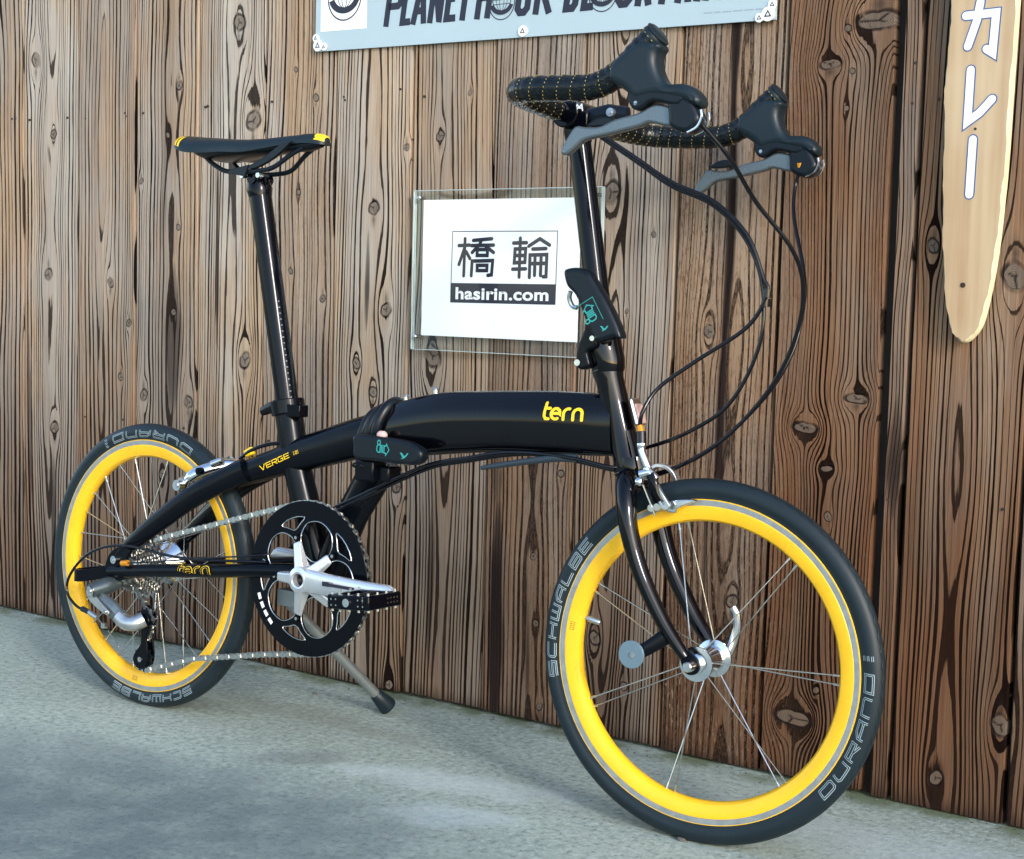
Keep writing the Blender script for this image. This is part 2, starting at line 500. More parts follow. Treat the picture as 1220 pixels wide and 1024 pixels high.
def wood_mat():
    """weathered cedar: the growth rings come from the plank's own 'phase' attribute"""
    m, nt, n, l, b = newmat('weathered_cedar')
    def attr(name):
        a = n.new('ShaderNodeAttribute'); a.attribute_name = name; return a.outputs['Fac']
    def mth(op, a, c=None, d=None, clamp=False):
        q = n.new('ShaderNodeMath'); q.operation = op; q.use_clamp = clamp
        for i, x in enumerate((a, c, d)):
            if x is None: continue
            if isinstance(x, (int, float)): q.inputs[i].default_value = x
            else: l.new(x, q.inputs[i])
        return q.outputs[0]
    def sstep(x, a, c):
        r = n.new('ShaderNodeMapRange'); r.interpolation_type = 'SMOOTHSTEP'
        r.inputs[1].default_value = a; r.inputs[2].default_value = c; l.new(x, r.inputs[0]); return r.outputs[0]
    def mix(f, a, c):
        q = n.new('ShaderNodeMix'); q.data_type = 'RGBA'
        for i, x in ((0, f), (6, a), (7, c)):
            if isinstance(x, tuple): q.inputs[i].default_value = (*x, 1)
            elif isinstance(x, (int, float)): q.inputs[i].default_value = x
            else: l.new(x, q.inputs[i])
        return q.outputs[2]
    def noise(vec, scale, detail=4, rough=.55):
        t = n.new('ShaderNodeTexNoise'); t.inputs['Scale'].default_value = scale; t.inputs['Detail'].default_value = detail
        t.inputs['Roughness'].default_value = rough; l.new(vec, t.inputs['Vector']); return t.outputs[0]
    tc = n.new('ShaderNodeTexCoord'); oi = n.new('ShaderNodeObjectInfo')
    off = n.new('ShaderNodeVectorMath'); off.operation = 'MULTIPLY_ADD'
    cmb = n.new('ShaderNodeCombineXYZ')
    for i in range(3): l.new(oi.outputs['Random'], cmb.inputs[i])
    l.new(cmb.outputs[0], off.inputs[0]); off.inputs[1].default_value = (37, 11, 53); l.new(tc.outputs['Object'], off.inputs[2])
    P = off.outputs[0]
    def scaled(v, s):
        q = n.new('ShaderNodeMapping'); q.inputs['Scale'].default_value = s; l.new(v, q.inputs[0]); return q.outputs[0]
    fib = noise(scaled(P, (520, 520, 9)), 1.0, 4, .6)         # fine fibres
    fib2 = noise(scaled(P, (140, 140, 3.2)), 1.0, 4, .6)
    blot = noise(scaled(P, (9, 9, 2.2)), 1.0, 5, .6)          # weather blotches
    blot2 = noise(scaled(P, (45, 45, 30)), 1.0, 2, .5)
    rough = noise(scaled(P, (330, 330, 70)), 1.0, 3, .7)      # broken ridges
    ph = attr('phase'); knot = attr('knot'); tone = attr('tone'); dk = attr('dark'); brk = attr('broken')
    ph2 = mth('ADD', ph, mth('MULTIPLY', mth('SUBTRACT', fib2, .5), .12))
    rag = noise(scaled(P, (300, 300, 22)), 1.0, 3, .6)
    ph2 = mth('ADD', ph2, mth('MULTIPLY', mth('SUBTRACT', rag, .5), .16))
    f = mth('FRACT', ph2)
    wid = noise(scaled(P, (55, 55, 5)), 1.0, 3, .5); low = attr('low')
    ring_id = mth('FLOOR', ph2)
    wn_ = n.new('ShaderNodeTexWhiteNoise'); wn_.noise_dimensions = '1D'; l.new(ring_id, wn_.inputs['W'])
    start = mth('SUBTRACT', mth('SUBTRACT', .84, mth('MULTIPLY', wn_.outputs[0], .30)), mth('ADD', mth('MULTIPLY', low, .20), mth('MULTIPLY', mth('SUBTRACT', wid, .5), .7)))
    rise = mth('DIVIDE', mth('SUBTRACT', f, start), .07, clamp=True)
    rise = mth('MULTIPLY', rise, rise)
    fall = mth('SUBTRACT', 1.0, sstep(f, .965, .998))
    D = mth('MULTIPLY', rise, fall)
    brokenD = mth('MULTIPLY', D, sstep(rough, .40, .55))
    D = mth('ADD', mth('MULTIPLY', D, mth('SUBTRACT', 1.0, brk)), mth('MULTIPLY', brokenD, brk))
    D = mth('MULTIPLY', D, mth('ADD', .84, mth('MULTIPLY', wn_.outputs[0], .16)))
    D = mth('MULTIPLY', D, sstep(mth('ADD', fib2, mth('MULTIPLY', fib, .25)), .26, .40))
    # colours
    light = mix(tone, (.41, .295, .19), (.150, .062, .026))
    grey = mix(tone, (.39, .355, .31), (.098, .058, .035))
    wthr = sstep(blot, .36, .66)
    light = mix(wthr, light, grey)
    light = mix(mth('MULTIPLY', sstep(fib, .45, .7), .45), light, mix(tone, (.58, .51, .41), (.195, .120, .068)))
    light = mix(mth('MULTIPLY', sstep(fib, .50, .30), .5), light, mix(tone, (.16, .105, .066), (.040, .019, .010)))
    light = mix(mth('MULTIPLY', mth('MULTIPLY', f, f), .30), light, mix(tone, (.25, .14, .07), (.070, .030, .012)))
    darkc = mix(tone, (.0055, .0045, .0055), (.0075, .004, .003))
    col = mix(D, light, darkc)
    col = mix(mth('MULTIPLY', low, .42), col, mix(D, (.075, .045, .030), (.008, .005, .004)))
    # broken boards: brown bristle with pale specks
    col = mix(mth('MULTIPLY', brk, mth('MULTIPLY', sstep(rough, .56, .68), .8)), col, (.26, .19, .13))
    col = mix(mth('MULTIPLY', brk, mth('MULTIPLY', sstep(rough, .46, .38), .8)), col, (.045, .018, .008))
    # dark stains, and a darker foot on each plank
    col = mix(mth('MULTIPLY', dk, sstep(mth('ADD', fib2, mth('MULTIPLY', dk, .5)), .45, .85)), col, (.017, .011, .009))
    # knots
    kr = mth('MULTIPLY', knot, 9.0)
    kf = mth('FRACT', mth('ADD', kr, mth('MULTIPLY', fib2, .8)))
    kcol = mix(sstep(kf, .50, .92), (.27, .225, .18), (.065, .045, .034))
    kcol = mix(mth('MULTIPLY', sstep(fib2, .42, .62), .5), kcol, (.12, .09, .07))
    kcol = mix(mth('MULTIPLY', tone, .70), kcol, (.075, .045, .028))
    kcol = mix(attr('crack'), kcol, (.008, .006, .006))
    inside = mth('SUBTRACT', 1.0, sstep(knot, .86, .93))
    col = mix(inside, col, kcol)
    rim = mth('MULTIPLY', sstep(knot, .80, .92), mth('SUBTRACT', 1.0, sstep(knot, 1.0, 1.34)))
    rim = mth('MULTIPLY', rim, mth('ADD', .35, mth('MULTIPLY', sstep(blot2, .36, .54), .65)))
    col = mix(mth('MULTIPLY', rim, .9), col, (.014, .009, .008))
    l.new(col, b.inputs['Base Color'])
    l.new(mth('MULTIPLY', mth('SUBTRACT', 1.0, D), .12), b.inputs['Specular IOR Level'])
    b.inputs['Roughness'].default_value = .8
    hgt = mth('ADD', mth('MULTIPLY', D, -.55), mth('ADD', mth('MULTIPLY', fib, .35), mth('MULTIPLY', mth('MULTIPLY', rough, brk), .8)))
    hgt = mth('SUBTRACT', hgt, mth('MULTIPLY', rim, .8))
    bp = n.new('ShaderNodeBump'); bp.inputs['Strength'].default_value = .8; bp.inputs['Distance'].default_value = .0022
    l.new(hgt, bp.inputs['Height']); l.new(bp.outputs[0], b.inputs['Normal'])
    return m


M['wood'] = wood_mat()
M['backing'] = simple('dark_backing', (.02, .014, .011), .9, noise=.3, nscale=30)


def board_mat():
    m, nt, n, l, b = newmat('pale_live_edge_wood')
    tc = n.new('ShaderNodeTexCoord')
    mp = n.new('ShaderNodeMapping'); mp.inputs['Scale'].default_value = (60, 60, 2.5); l.new(tc.outputs['Object'], mp.inputs[0])
    t = n.new('ShaderNodeTexNoise'); t.inputs['Scale'].default_value = 1; t.inputs['Detail'].default_value = 5; l.new(mp.outputs[0], t.inputs['Vector'])
    cr = n.new('ShaderNodeValToRGB'); e = cr.color_ramp.elements
    e[0].position = .3; e[0].color = (.36, .225, .115, 1); e[1].position = .68; e[1].color = (.50, .365, .215, 1)
    l.new(t.outputs[0], cr.inputs[0])
    t2 = n.new('ShaderNodeTexNoise'); t2.inputs['Scale'].default_value = 7; l.new(tc.outputs['Object'], t2.inputs['Vector'])
    mx = n.new('ShaderNodeMix'); mx.data_type = 'RGBA'; mx.inputs[7].default_value = (.54, .42, .27, 1)
    r = n.new('ShaderNodeMapRange'); r.inputs[1].default_value = .45; r.inputs[2].default_value = .75; r.inputs[4].default_value = .6
    l.new(t2.outputs[0], r.inputs[0]); l.new(r.outputs[0], mx.inputs[0]); l.new(cr.outputs[0], mx.inputs[6])
    l.new(mx.outputs[2], b.inputs['Base Color']); b.inputs['Roughness'].default_value = .5
    bp = n.new('ShaderNodeBump'); bp.inputs['Strength'].default_value = .15; bp.inputs['Distance'].default_value = .001
    l.new(t.outputs[0], bp.inputs['Height']); l.new(bp.outputs[0], b.inputs['Normal'])
    return m


M['board'] = board_mat()
M['sapwood'] = simple('cream_sapwood_edge', (.66, .58, .36), .5, noise=.12, nscale=40)


def concrete_mat():
    m, nt, n, l, b = newmat('worn_concrete')
    tc = n.new('ShaderNodeTexCoord'); P = tc.outputs['Object']
    def mth(op, a, c=None, clamp=False):
        q = n.new('ShaderNodeMath'); q.operation = op; q.use_clamp = clamp
        for i, x in enumerate((a, c)):
            if x is None: continue
            if isinstance(x, (int, float)): q.inputs[i].default_value = x
            else: l.new(x, q.inputs[i])
        return q.outputs[0]
    def noise(scale, detail=5, rough=.6, vec=None):
        t = n.new('ShaderNodeTexNoise'); t.inputs['Scale'].default_value = scale; t.inputs['Detail'].default_value = detail
        t.inputs['Roughness'].default_value = rough; l.new(vec or P, t.inputs['Vector']); return t.outputs[0]
    def rng_(x, a, c, lo=0., hi=1.):
        r = n.new('ShaderNodeMapRange'); r.interpolation_type = 'SMOOTHSTEP'
        for i, v in enumerate((a, c, lo, hi)): r.inputs[i + 1].default_value = v
        l.new(x, r.inputs[0]); return r.outputs[0]
    def mix(f, a, c):
        q = n.new('ShaderNodeMix'); q.data_type = 'RGBA'
        for i, x in ((0, f), (6, a), (7, c)):
            if isinstance(x, tuple): q.inputs[i].default_value = (*x, 1)
            else: l.new(x, q.inputs[i])
        return q.outputs[2]
    wob = n.new('ShaderNodeTexNoise'); wob.inputs['Scale'].default_value = 13; wob.inputs['Detail'].default_value = 4; l.new(P, wob.inputs['Vector'])
    dv = n.new('ShaderNodeVectorMath'); dv.operation = 'MULTIPLY_ADD'; dv.inputs[1].default_value = (.09, .09, 0)
    l.new(wob.outputs[1], dv.inputs[0]); l.new(P, dv.inputs[2])
    def patch(x, y, rx, ry, rot=0.0):
        mp = n.new('ShaderNodeMapping'); mp.vector_type = 'TEXTURE'
        mp.inputs['Location'].default_value = (x + .045, y + .045, 0); mp.inputs['Rotation'].default_value = (0, 0, rot)
        mp.inputs['Scale'].default_value = (rx, ry, 1)
        l.new(dv.outputs[0], mp.inputs[0])
        sp = n.new('ShaderNodeSeparateXYZ'); l.new(mp.outputs[0], sp.inputs[0])
        d = mth('ADD', mth('MULTIPLY', sp.outputs[0], sp.outputs[0]), mth('MULTIPLY', sp.outputs[1], sp.outputs[1]))
        return rng_(d, 0.0, 1.15, 1., 0.)
    big = noise(1.7, 5, .55); mid = noise(9, 6, .62); fine = noise(95, 6, .75); grit = noise(420, 3, .7)
    col = mix(rng_(big, .35, .65), (.275, .330, .280), (.330, .390, .332))
    col = mix(rng_(mid, .4, .72, 0, .28), col, (.385, .445, .405))
    col = mix(rng_(mid, .5, .3, 0, .22), col, (.215, .265, .252))
    col = mix(rng_(fine, .5, .66, 0, .75), col, (.48, .54, .49))
    col = mix(rng_(fine, .49, .35, 0, .8), col, (.125, .155, .148))
    st = n.new('ShaderNodeTexNoise'); st.inputs['Scale'].default_value = 14; st.inputs['Detail'].default_value = 6; l.new(P, st.inputs['Vector'])
    for (x, y, rx, ry, a, c, k) in STAINS:
        pm = mth('MULTIPLY', patch(x, y, rx, ry, a), rng_(st.outputs[0], .3, .62, .68, 1.0))
        col = mix(mth('MULTIPLY', pm, k), col, c)
    # damp green edge along the foot of the wall
    sp = n.new('ShaderNodeSeparateXYZ'); l.new(P, sp.inputs[0])
    wallside = mth('ADD', sp.outputs[1], mth('MULTIPLY', sp.outputs[0], .0086))
    moss = mth('MULTIPLY', rng_(wallside, .255, .305), rng_(st.outputs[0], .38, .58, .15, .9))
    col = mix(moss, col, (.10, .125, .06))
    col = mix(rng_(grit, .62, .70, 0, .55), col, (.55, .55, .52))
    col = mix(rng_(grit, .40, .33, 0, .6), col, (.08, .085, .08))
    l.new(col, b.inputs['Base Color']); b.inputs['Roughness'].default_value = .82; b.inputs['Specular IOR Level'].default_value = .3
    h = mth('ADD', mth('MULTIPLY', fine, 1.0), mth('ADD', mth('MULTIPLY', grit, .5), mth('MULTIPLY', mid, 2.0)))
    bp = n.new('ShaderNodeBump'); bp.inputs['Strength'].default_value = .7; bp.inputs['Distance'].default_value = .0035
    l.new(h, bp.inputs['Height']); l.new(bp.outputs[0], b.inputs['Normal'])
    return m


STAINS = [  # x, y, half sizes, turn, colour, strength
    (.62, -.01, .22, .055, .25, (.52, .60, .59), .55),
    (.70, -.12, .12, .05, .4, (.52, .60, .60), .5),
    (1.28, .12, .30, .10, .0, (.42, .48, .475), .6),
    (.34, -.42, .62, .30, .35, (.085, .118, .126), .80),
    (.10, -.24, .34, .10, .2, (.12, .155, .160), .40),
    (.38, -.06, .10, .05, .8, (.125, .140, .135), .55),
    (.02, .06, .16, .04, .0, (.08, .085, .075), .45),
    (.25, .12, .3, .05, .0, (.17, .165, .13), .4),
]
M['concrete'] = concrete_mat()

# ------------------------------------------------------------------ ground
g = MB(); S = 300
g.add([(-S, -S, 0), (S, -S, 0), (S, S, 0), (-S, S, 0)], [(0, 1, 2, 3)])
ground = g.build('ground', M['concrete'], smooth=False); tag(ground, kind='structure')

# ------------------------------------------------------------------ wooden wall
WALL_Y, WALL_ROT = .3133, -.00859
wall = empty('wooden_wall', (0, WALL_Y, 0), (0, 0, WALL_ROT))
tag(wall, 'wall of weathered brown cedar boards set upright behind the bicycle', 'wall')
WALL_TOP = 2.05
KN = [(-.678, 1.106, .0146), (-.625, .961, .0098), (-.64, .688, .0132), (-.455, .675, .0096), (-.402, .6, .0079), (-.425, .497, .008), (-.362, .466, .0111), (-.283, .624, .0077), (-.272, .779, .0062), (-.242, .46, .0124), (-.099, .543, .0149), (-.272, 1.035, .009), (-.301, .947, .006), (-.372, .865, .0062), (-.121, 1.136, .0159), (-.085, .964, .0189), (-.622, .386, .0134), (.015, 1.046, .0049), (.062, .996, .007), (.025, .838, .0057), (.196, .809, .0124), (.263, .906, .0067), (.33, .922, .0093), (.009, .703, .0058), (.084, .657, .0071), (.226, .641, .0124), (.164, .55, .0099), (.202, .504, .0098), (.324, .569, .0191), (.654, .827, .0173), (.729, .765, .0048), (.826, .627, .0108), (.687, .652, .0037), (.982, .499, .0104), (1.055, .544, .0091), (1.016, .445, .0058), (1.062, 1.046, .0175), (.996, .993, .0089), (1.019, 1.039, .0056), (1.028, .982, .0045), (1.022, .933, .0045), (1.15, .75, .0099), (1.258, .711, .0191), (1.189, .045, .0113), (1.271, .131, .0154), (1.021, .379, .007), (.879, .241, .011), (.649, .153, .0117), (.982, .09, .0155), (1.015, .135, .0059), (.703, .087, .0077), (.248, .013, .01), (.534, .266, .0066), (.542, .161, .0066), (.553, .03, .0067), (.581, .4, .0064), (.256, .35, .0112), (.018, .014, .006), (-.31, .321, .011), (-.236, .335, .0093), (-.481, .084, .0066), (.556, .739, .0064), (.388, .988, .0052)]
FLATK = {35: 1, 33: 1, 34: 1, 36: 1, 37: 1, 48: 1}      # knots that lie sideways
joints = [-.715 + .1647 * k for k in range(12)]
# per plank: left, right, pith offset 0..1, pith depth, ring spacing, tone (0 grey-tan .. 1 brown), broken, dark streak
spec = []
for k in range(-6, 0): spec.append((-.715 + .1647 * k, -.715 + .1647 * (k + 1), .3 + .4 * rng.random(), .03, .009, .3, 0, .1))
cfg = [  # pith, depth, spacing, tone, broken, darkstreak
    (.50, .022, .0074, .16, .0, .10), (.47, .018, .0078, .34, .0, .08), (.62, .030, .0070, .46, .12, .55), (.55, .016, .0066, .14, .0, .08),
    (-.35, .05, .0085, .26, .30, .05), (.50, .020, .0068, .20, .0, .05), (.43, .018, .0070, .24, .05, .06), (.55, .022, .0066, .42, .45, .30),
    (.38, .020, .0056, .36, .10, .08), (.62, .028, .0064, .52, .80, .05), (-.45, .05, .0054, .68, .50, .10)]
edges = joints + []
for k, c in enumerate(cfg): spec.append((joints[k], joints[k] + .1647, *c))
spec[-1] = (joints[10], 1.0865, *cfg[10])
spec.append((1.0965, 1.1235, -3.5, .05, .0055, .62, .0, .05))
spec.append((1.1255, 1.2815, .50, .020, .0056, .70, .0, .15))
for k in range(7): spec.append((1.2825 + .1647 * k, 1.2825 + .1647 * (k + 1), .3 + .4 * rng.random(), .03, .008, .75, .1, .1))


# dark weather streaks that the photograph shows: plank, across 0..1, half width, bottom, top, strength
STREAKS = [(15, .52, .009, .35, 1.25, 1.0), (15, .40, .004, .1, .5, .8), (8, .62, .024, .42, .72, .75), (8, .45, .010, .7, 1.2, .45), (13, .16, .016, -.1, .36, 1.0), (13, .13, .012, .30, .50, .6),
           (9, .30, .006, .55, .95, .9), (11, .46, .008, .60, .78, .9), (6, .10, .005, .2, .6, .7), (6, .58, .009, -.1, .35, .8), (12, .35, .010, .05, .36, .7), (17, .55, .014, .38, .56, .9), (13, .55, .006, .02, .20, .8)]


def wob(rs, n, f0, f1):
    """smooth 1-D noise: sum of random sines"""
    fr = rs.uniform(f0, f1, n); ph = rs.uniform(0, 6.28, n); am = rs.uniform(.5, 1, n) * (f0 / fr) ** .5
    return lambda x: sum(a * np.sin(f * x + p) for a, f, p in zip(am, fr, ph)) / n ** .5


def plank(idx, u0, u1, pith, depth, spacing, tone, brk, dark):
    rs = np.random.RandomState(100 + idx)
    gap = .0022
    a, b = u0 + gap + rs.uniform(0, .0005), u1 - gap - rs.uniform(0, .0005)
    far = u1 < -.95 or u0 > 1.4
    vis = not far
    zb = .002 + rs.uniform(0, .005); zt = WALL_TOP + rs.uniform(-.004, .004)
    dx = .0028 if vis else .012
    nx = max(6, int((b - a) / dx))
    zs = np.concatenate([np.arange(zb, 1.30, .0058 if vis else .03), np.arange(1.30, zt, .03), [zt]])
    xs = np.linspace(a, b, nx + 1)
    mine = [(i_, k_) for i_, k_ in enumerate(KN) if a - .012 < k_[0] < b + .012 and vis]
    ex = [xs]; ez_ = [zs]
    for i_, (ku, kz, kr) in mine:
        fl_ = i_ in FLATK
        rx_ = kr * .78 * (2.1 if fl_ else 1); rz_ = rx_ * (.45 if fl_ else 1.25)
        ex.append(np.arange(ku - 1.35 * rx_, ku + 1.35 * rx_, rx_ / 7)); ez_.append(np.arange(kz - 1.5 * rz_, kz + 1.5 * rz_, rz_ / 7))
    xs = np.unique(np.round(np.concatenate(ex), 5)); zs = np.unique(np.round(np.concatenate(ez_), 5))
    def thin(v, lo, hi, mn):
        o_ = [lo]
        for q_ in v:
            if q_ > o_[-1] + mn and q_ < hi - mn: o_.append(q_)
        return np.array(o_ + [hi])
    xs = thin(xs, a, b, .0008); zs = thin(zs, zb, zt, .0011)
    nx = len(xs) - 1
    xs_all = np.concatenate([[a, a], xs[1:-1], [b, b]])
    # insert rounded arris
    xs_in = xs[(xs > a + .002) & (xs < b - .002)]
    xs_all = np.concatenate([[a, a, a + .0012], xs_in, [b - .0012, b, b]])
    proud = rs.uniform(-.0022, .0022)
    ys = np.concatenate([[.018, .0022, .0], np.zeros(len(xs_in)), [.0, .0022, .018]]) + proud
    X, Z = np.meshgrid(xs_all, zs); Y = np.tile(ys, (len(zs), 1))
    nz, nc = X.shape
    # slight edge wander and cupping
    ew = wob(rs, 5, 3, 25)
    side = np.where(xs_all <= a + .0013, 1., np.where(xs_all >= b - .0013, 1., 0.))
    X = X + side[None, :] * .0005 * ew(Z)
    cup = rs.uniform(-.0012, .0012); t = (X - (a + b) / 2) / (b - a) * 2
    Yc = Y + cup * (t * t - .4)
    # --- growth rings
    w = b - a
    px = a + pith * w + .007 * wob(rs, 3, 1.5, 4.5)(Z) + .0016 * wob(rs, 4, 8, 20)(Z)
    kx = X.copy(); kring = np.zeros(X.shape)
    kn = np.full(X.shape, 9.0); crack = np.zeros(X.shape); stain = np.zeros(X.shape)
    for ki, (ku, kz, kr) in enumerate(KN):
        if not (a - .02 < ku < b + .02): continue
        el = 1.25 if ki not in FLATK else .45
        rx = kr * .78 * (1 if ki not in FLATK else 2.1); rz = rx * el
        ddx = X - ku; ddz = Z - kz
        ang = rs.uniform(0, 3.1)
        wobr = 1 + .12 * np.sin(2 * np.arctan2(ddz, ddx) + ang) + .035 * np.sin(5 * np.arctan2(ddz, ddx) + ang * 2)
        q = np.sqrt((ddx / rx) ** 2 + (ddz / rz) ** 2) / wobr
        inside = q < kn; kn = np.where(inside, q, kn)
        # radial drying cracks
        th = np.arctan2(ddz / el, ddx)
        for cc in range(3 if kr > .0065 else 0):
            ca = ang + cc * 2.09 + rs.uniform(-.3, .3)
            qmax = rs.choice([.35, .55, .85])
            dev = np.abs(np.angle(np.exp(1j * (th - ca)))) * q
            crack = np.maximum(crack, np.where((q < qmax), np.clip(1.2 - dev / .10, 0, 1), 0))
        # rings flow round the knot
        ez = ddz / (2.3 * el); big_ = kr > .0084; big_ = big_ and ki not in FLATK; A2 = (rx * (1.38 if big_ else 1.12)) ** 2
        r2 = ddx ** 2 + ez ** 2
        kring = kring + np.clip(1 - np.sqrt(r2 / A2), 0, 1) * (rs.uniform(.5, 1.8) * (rs.rand() < .6) if big_ else 0)
        kx = np.where(True, kx - ddx * np.clip(A2 / np.maximum(r2, A2 * 1.02), 0, .98) * 1.0, kx)
        # dark spur running out of the knot along the grain
        sgn = rs.choice([-1, 1])
        stain = np.maximum(stain, np.clip(1 - np.abs(ddx) / (rx * .9), 0, 1) * np.clip(1 - np.abs(ddz - sgn * rz * 1.6) / (rz * 1.9), 0, 1) * .9)
        # soft brown halo
    d = depth * (1 + (.50 if idx < 15 else .30) * wob(rs, 4, 3, 9)(Z) + .10 * wob(rs, 4, 14, 30)(Z))
    r = np.sqrt((kx - px) ** 2 + d ** 2 * .9)
    ph = r / spacing + kring
    ph = ph + .85 * wob(rs, 6, 45, 170)(r) + .05 * wob(rs, 5, 6, 22)(Z + 3 * X) + 50
    # --- tone varies at random and darkens towards the bottom
    tn = tone + rs.uniform(-.15, .17) + .14 * wob(rs, 5, 2, 9)(Z) + .22 * wob(rs, 5, 25, 110)(X + .01 * Z)
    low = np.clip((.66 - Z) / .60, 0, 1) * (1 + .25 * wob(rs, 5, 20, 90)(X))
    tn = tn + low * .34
    tn = np.clip(tn, 0, 1)
    dkx = rs.uniform(.35, .75) * w + a
    dk = dark * np.clip(1 - np.abs(X - dkx - .01 * wob(rs, 3, 2, 8)(Z)) / (w * .22), 0, 1) * (.6 + .6 * wob(rs, 4, 3, 12)(Z))
    for (pi_, fx_, hw_, z0_, z1_, st_) in STREAKS:
        if pi_ != idx: continue
        cx_ = a + fx_ * w + .004 * wob(rs, 3, 4, 14)(Z)
        hwz = hw_ * (1 + .35 * wob(rs, 4, 10, 40)(Z))
        env = np.clip((Z - z0_) / .08, 0, 1) * np.clip((z1_ - Z) / .12, 0, 1)
        dk = np.maximum(dk, st_ * np.clip((1 - np.abs(X - cx_) / np.maximum(hwz * np.sqrt(np.maximum(env, .0001)), 1e-5)) * 2.2, 0, 1) * env ** .3)
    dk = np.clip(np.maximum(dk, stain * .8), 0, 1)
    dk = np.maximum(dk, .8 * np.clip((.035 - Z) / .035, 0, 1))  # darkens the bottom end of each plank
    bk_ = np.clip(brk * (.55 + .8 * wob(rs, 5, 12, 60)(X) + .3 * wob(rs, 4, 2, 9)(Z)), 0, 1)
    vs = np.stack([X.ravel(), Yc.ravel(), Z.ravel()], 1)
    idxg = np.arange(nz * nc).reshape(nz, nc)
    f = np.stack([idxg[:-1, :-1].ravel(), idxg[:-1, 1:].ravel(), idxg[1:, 1:].ravel(), idxg[1:, :-1].ravel()], 1)
    back = np.stack([idxg[:-1, -1], idxg[:-1, 0], idxg[1:, 0], idxg[1:, -1]], 1)
    f = np.concatenate([f, back])
    caps = [list(reversed(idxg[0].tolist())), idxg[-1].tolist()]
    me = bpy.data.meshes.new('plank')
    nf = len(f)
    me.vertices.add(len(vs)); me.vertices.foreach_set('co', vs.astype(np.float32).ravel())
    tot = nf * 4 + sum(len(c) for c in caps)
    me.loops.add(tot); me.loops.foreach_set('vertex_index', np.concatenate([f.ravel(), np.array(caps[0] + caps[1])]).astype(np.int32))
    starts = np.concatenate([np.arange(nf) * 4, [nf * 4, nf * 4 + len(caps[0])]]).astype(np.int32)
    me.polygons.add(nf + 2); me.polygons.foreach_set('loop_start', starts)
    me.update(calc_edges=True)
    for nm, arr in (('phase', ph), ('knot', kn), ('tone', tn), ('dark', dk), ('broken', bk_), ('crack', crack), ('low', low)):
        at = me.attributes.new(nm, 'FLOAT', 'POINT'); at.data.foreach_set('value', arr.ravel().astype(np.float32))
    me.polygons.foreach_set('use_smooth', np.ones(nf + 2, bool)); me.set_sharp_from_angle(angle=R(50))
    me.materials.append(M['wood'])
    return link('plank', me, wall)


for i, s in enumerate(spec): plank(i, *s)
L0, L1 = spec[0][0], spec[-1][1]
bb = MB(); bb.box(((L0 + L1) / 2, .034, 1.0), (L1 - L0, .03, 2.0)); bb.build('backing_board', M['backing'], wall, smooth=False)
nb = MB()
for (u0, u1, *_r) in spec[5:]:
    for zz in (.995, .935 if u0 > .5 else .99, .408):
        for fx in (.14, .82):
            if rng.random() < .45: continue
            x = u0 + (u1 - u0) * fx + rng.uniform(-.006, .006); z = zz + rng.uniform(-.008, .008)
            nb.cyl((x, -.0016, z), (x, .004, z), .0021, 8)
tag(nb.build('nail_heads', M['nail'], wall), kind='stuff')

# ------------------------------------------------------------------ wall-mounted signs (wall space: x along the wall, -y towards the street)
WM = Matrix.Translation((0, WALL_Y, 0)) @ Matrix.Rotation(WALL_ROT, 4, 'Z')


def wallthing(name, u, z, off=0.0):
    o = empty(name, WM @ Vector((u, -off, z)), (0, 0, WALL_ROT)); return o


def on(y):      # stroke mapper: local x,z plane at depth y
    return lambda a, b, h: (a, y - h, b)


# --- acrylic sign
PX, PZ = .29, .58
sign = wallthing('shop_sign', PX, PZ, 0)
tag(sign, 'clear acrylic sign holding a white sheet with black lettering, behind the handlebar stem', 'sign')
ac = MB(); ac.box((.1785, -.0115, .1275), (.357, .003, .255)); o = ac.build('acrylic_plate', M['acrylic'], sign, smooth=False)
ab = MB(); ab.box((.1785, -.0065, .1275), (.357, .003, .255)); ab.build('acrylic_plate', M['acrylic'], sign, smooth=False)
ed = MB()
for y in (-.0115, -.0065):
    w_, h_ = .357, .255
    for (cx, cz, sx, sz) in ((w_ / 2, 0, w_, .0008), (w_ / 2, h_, w_, .0008), (0, h_ / 2, .0008, h_ - .001), (w_, h_ / 2, .0008, h_ - .001)):
        ed.box((cx, y, cz), (sx, .0034, sz))
ed.build('cut_edge', M['acrylic_edge'], sign, smooth=False)
sh = MB(); sh.box((.168, -.009, .1315), (.300, .0012, .217)); sheet = sh.build('paper_sheet', M['paper'], sign, smooth=False)
ink_y = -.00975
off = lambda p: (p[0] - PX, p[1] - PZ)
k1 = [[(.3808, .7474), (.4019, .7483)], [(.3928, .7583), (.3917, .7)], [(.3931, .7461), (.3817, .7176)], [(.3954, .738), (.4032, .7272)],
      [(.4091, .7556), (.4451, .7583)], [(.4053, .7475), (.4488, .7484)], [(.4252, .7564), (.4214, .7489), (.4073, .7367)], [(.4322, .7476), (.4491, .7369)],
      [(.4173, .7413), (.4374, .7414), (.437, .7323), (.4172, .7322), (.4173, .7413)], [(.4067, .7002), (.4077, .7232), (.4478, .7244), (.4462, .7021), (.4386, .7012)],
      [(.418, .7166), (.4371, .7168), (.4367, .7087), (.4179, .7085), (.418, .7166)]]
k2 = [[(.4867, .7517), (.5113, .7523)], [(.4995, .7591), (.4988, .6994)], [(.49, .7425), (.51, .7433), (.509, .7223), (.489, .7213), (.49, .7425)],
      [(.4896, .7324), (.5093, .7328)], [(.4861, .7114), (.5107, .7123)], [(.536, .7583), (.5156, .747)], [(.536, .7583), (.554, .7487)],
      [(.5231, .7426), (.5476, .7435)], [(.5182, .6992), (.5183, .7334), (.5495, .7344), (.549, .7009), (.5436, .7006)], [(.5188, .7202), (.5493, .7211)],
      [(.5279, .7329), (.5277, .7025)], [(.5391, .733), (.5388, .7026)]]
pr = MB()
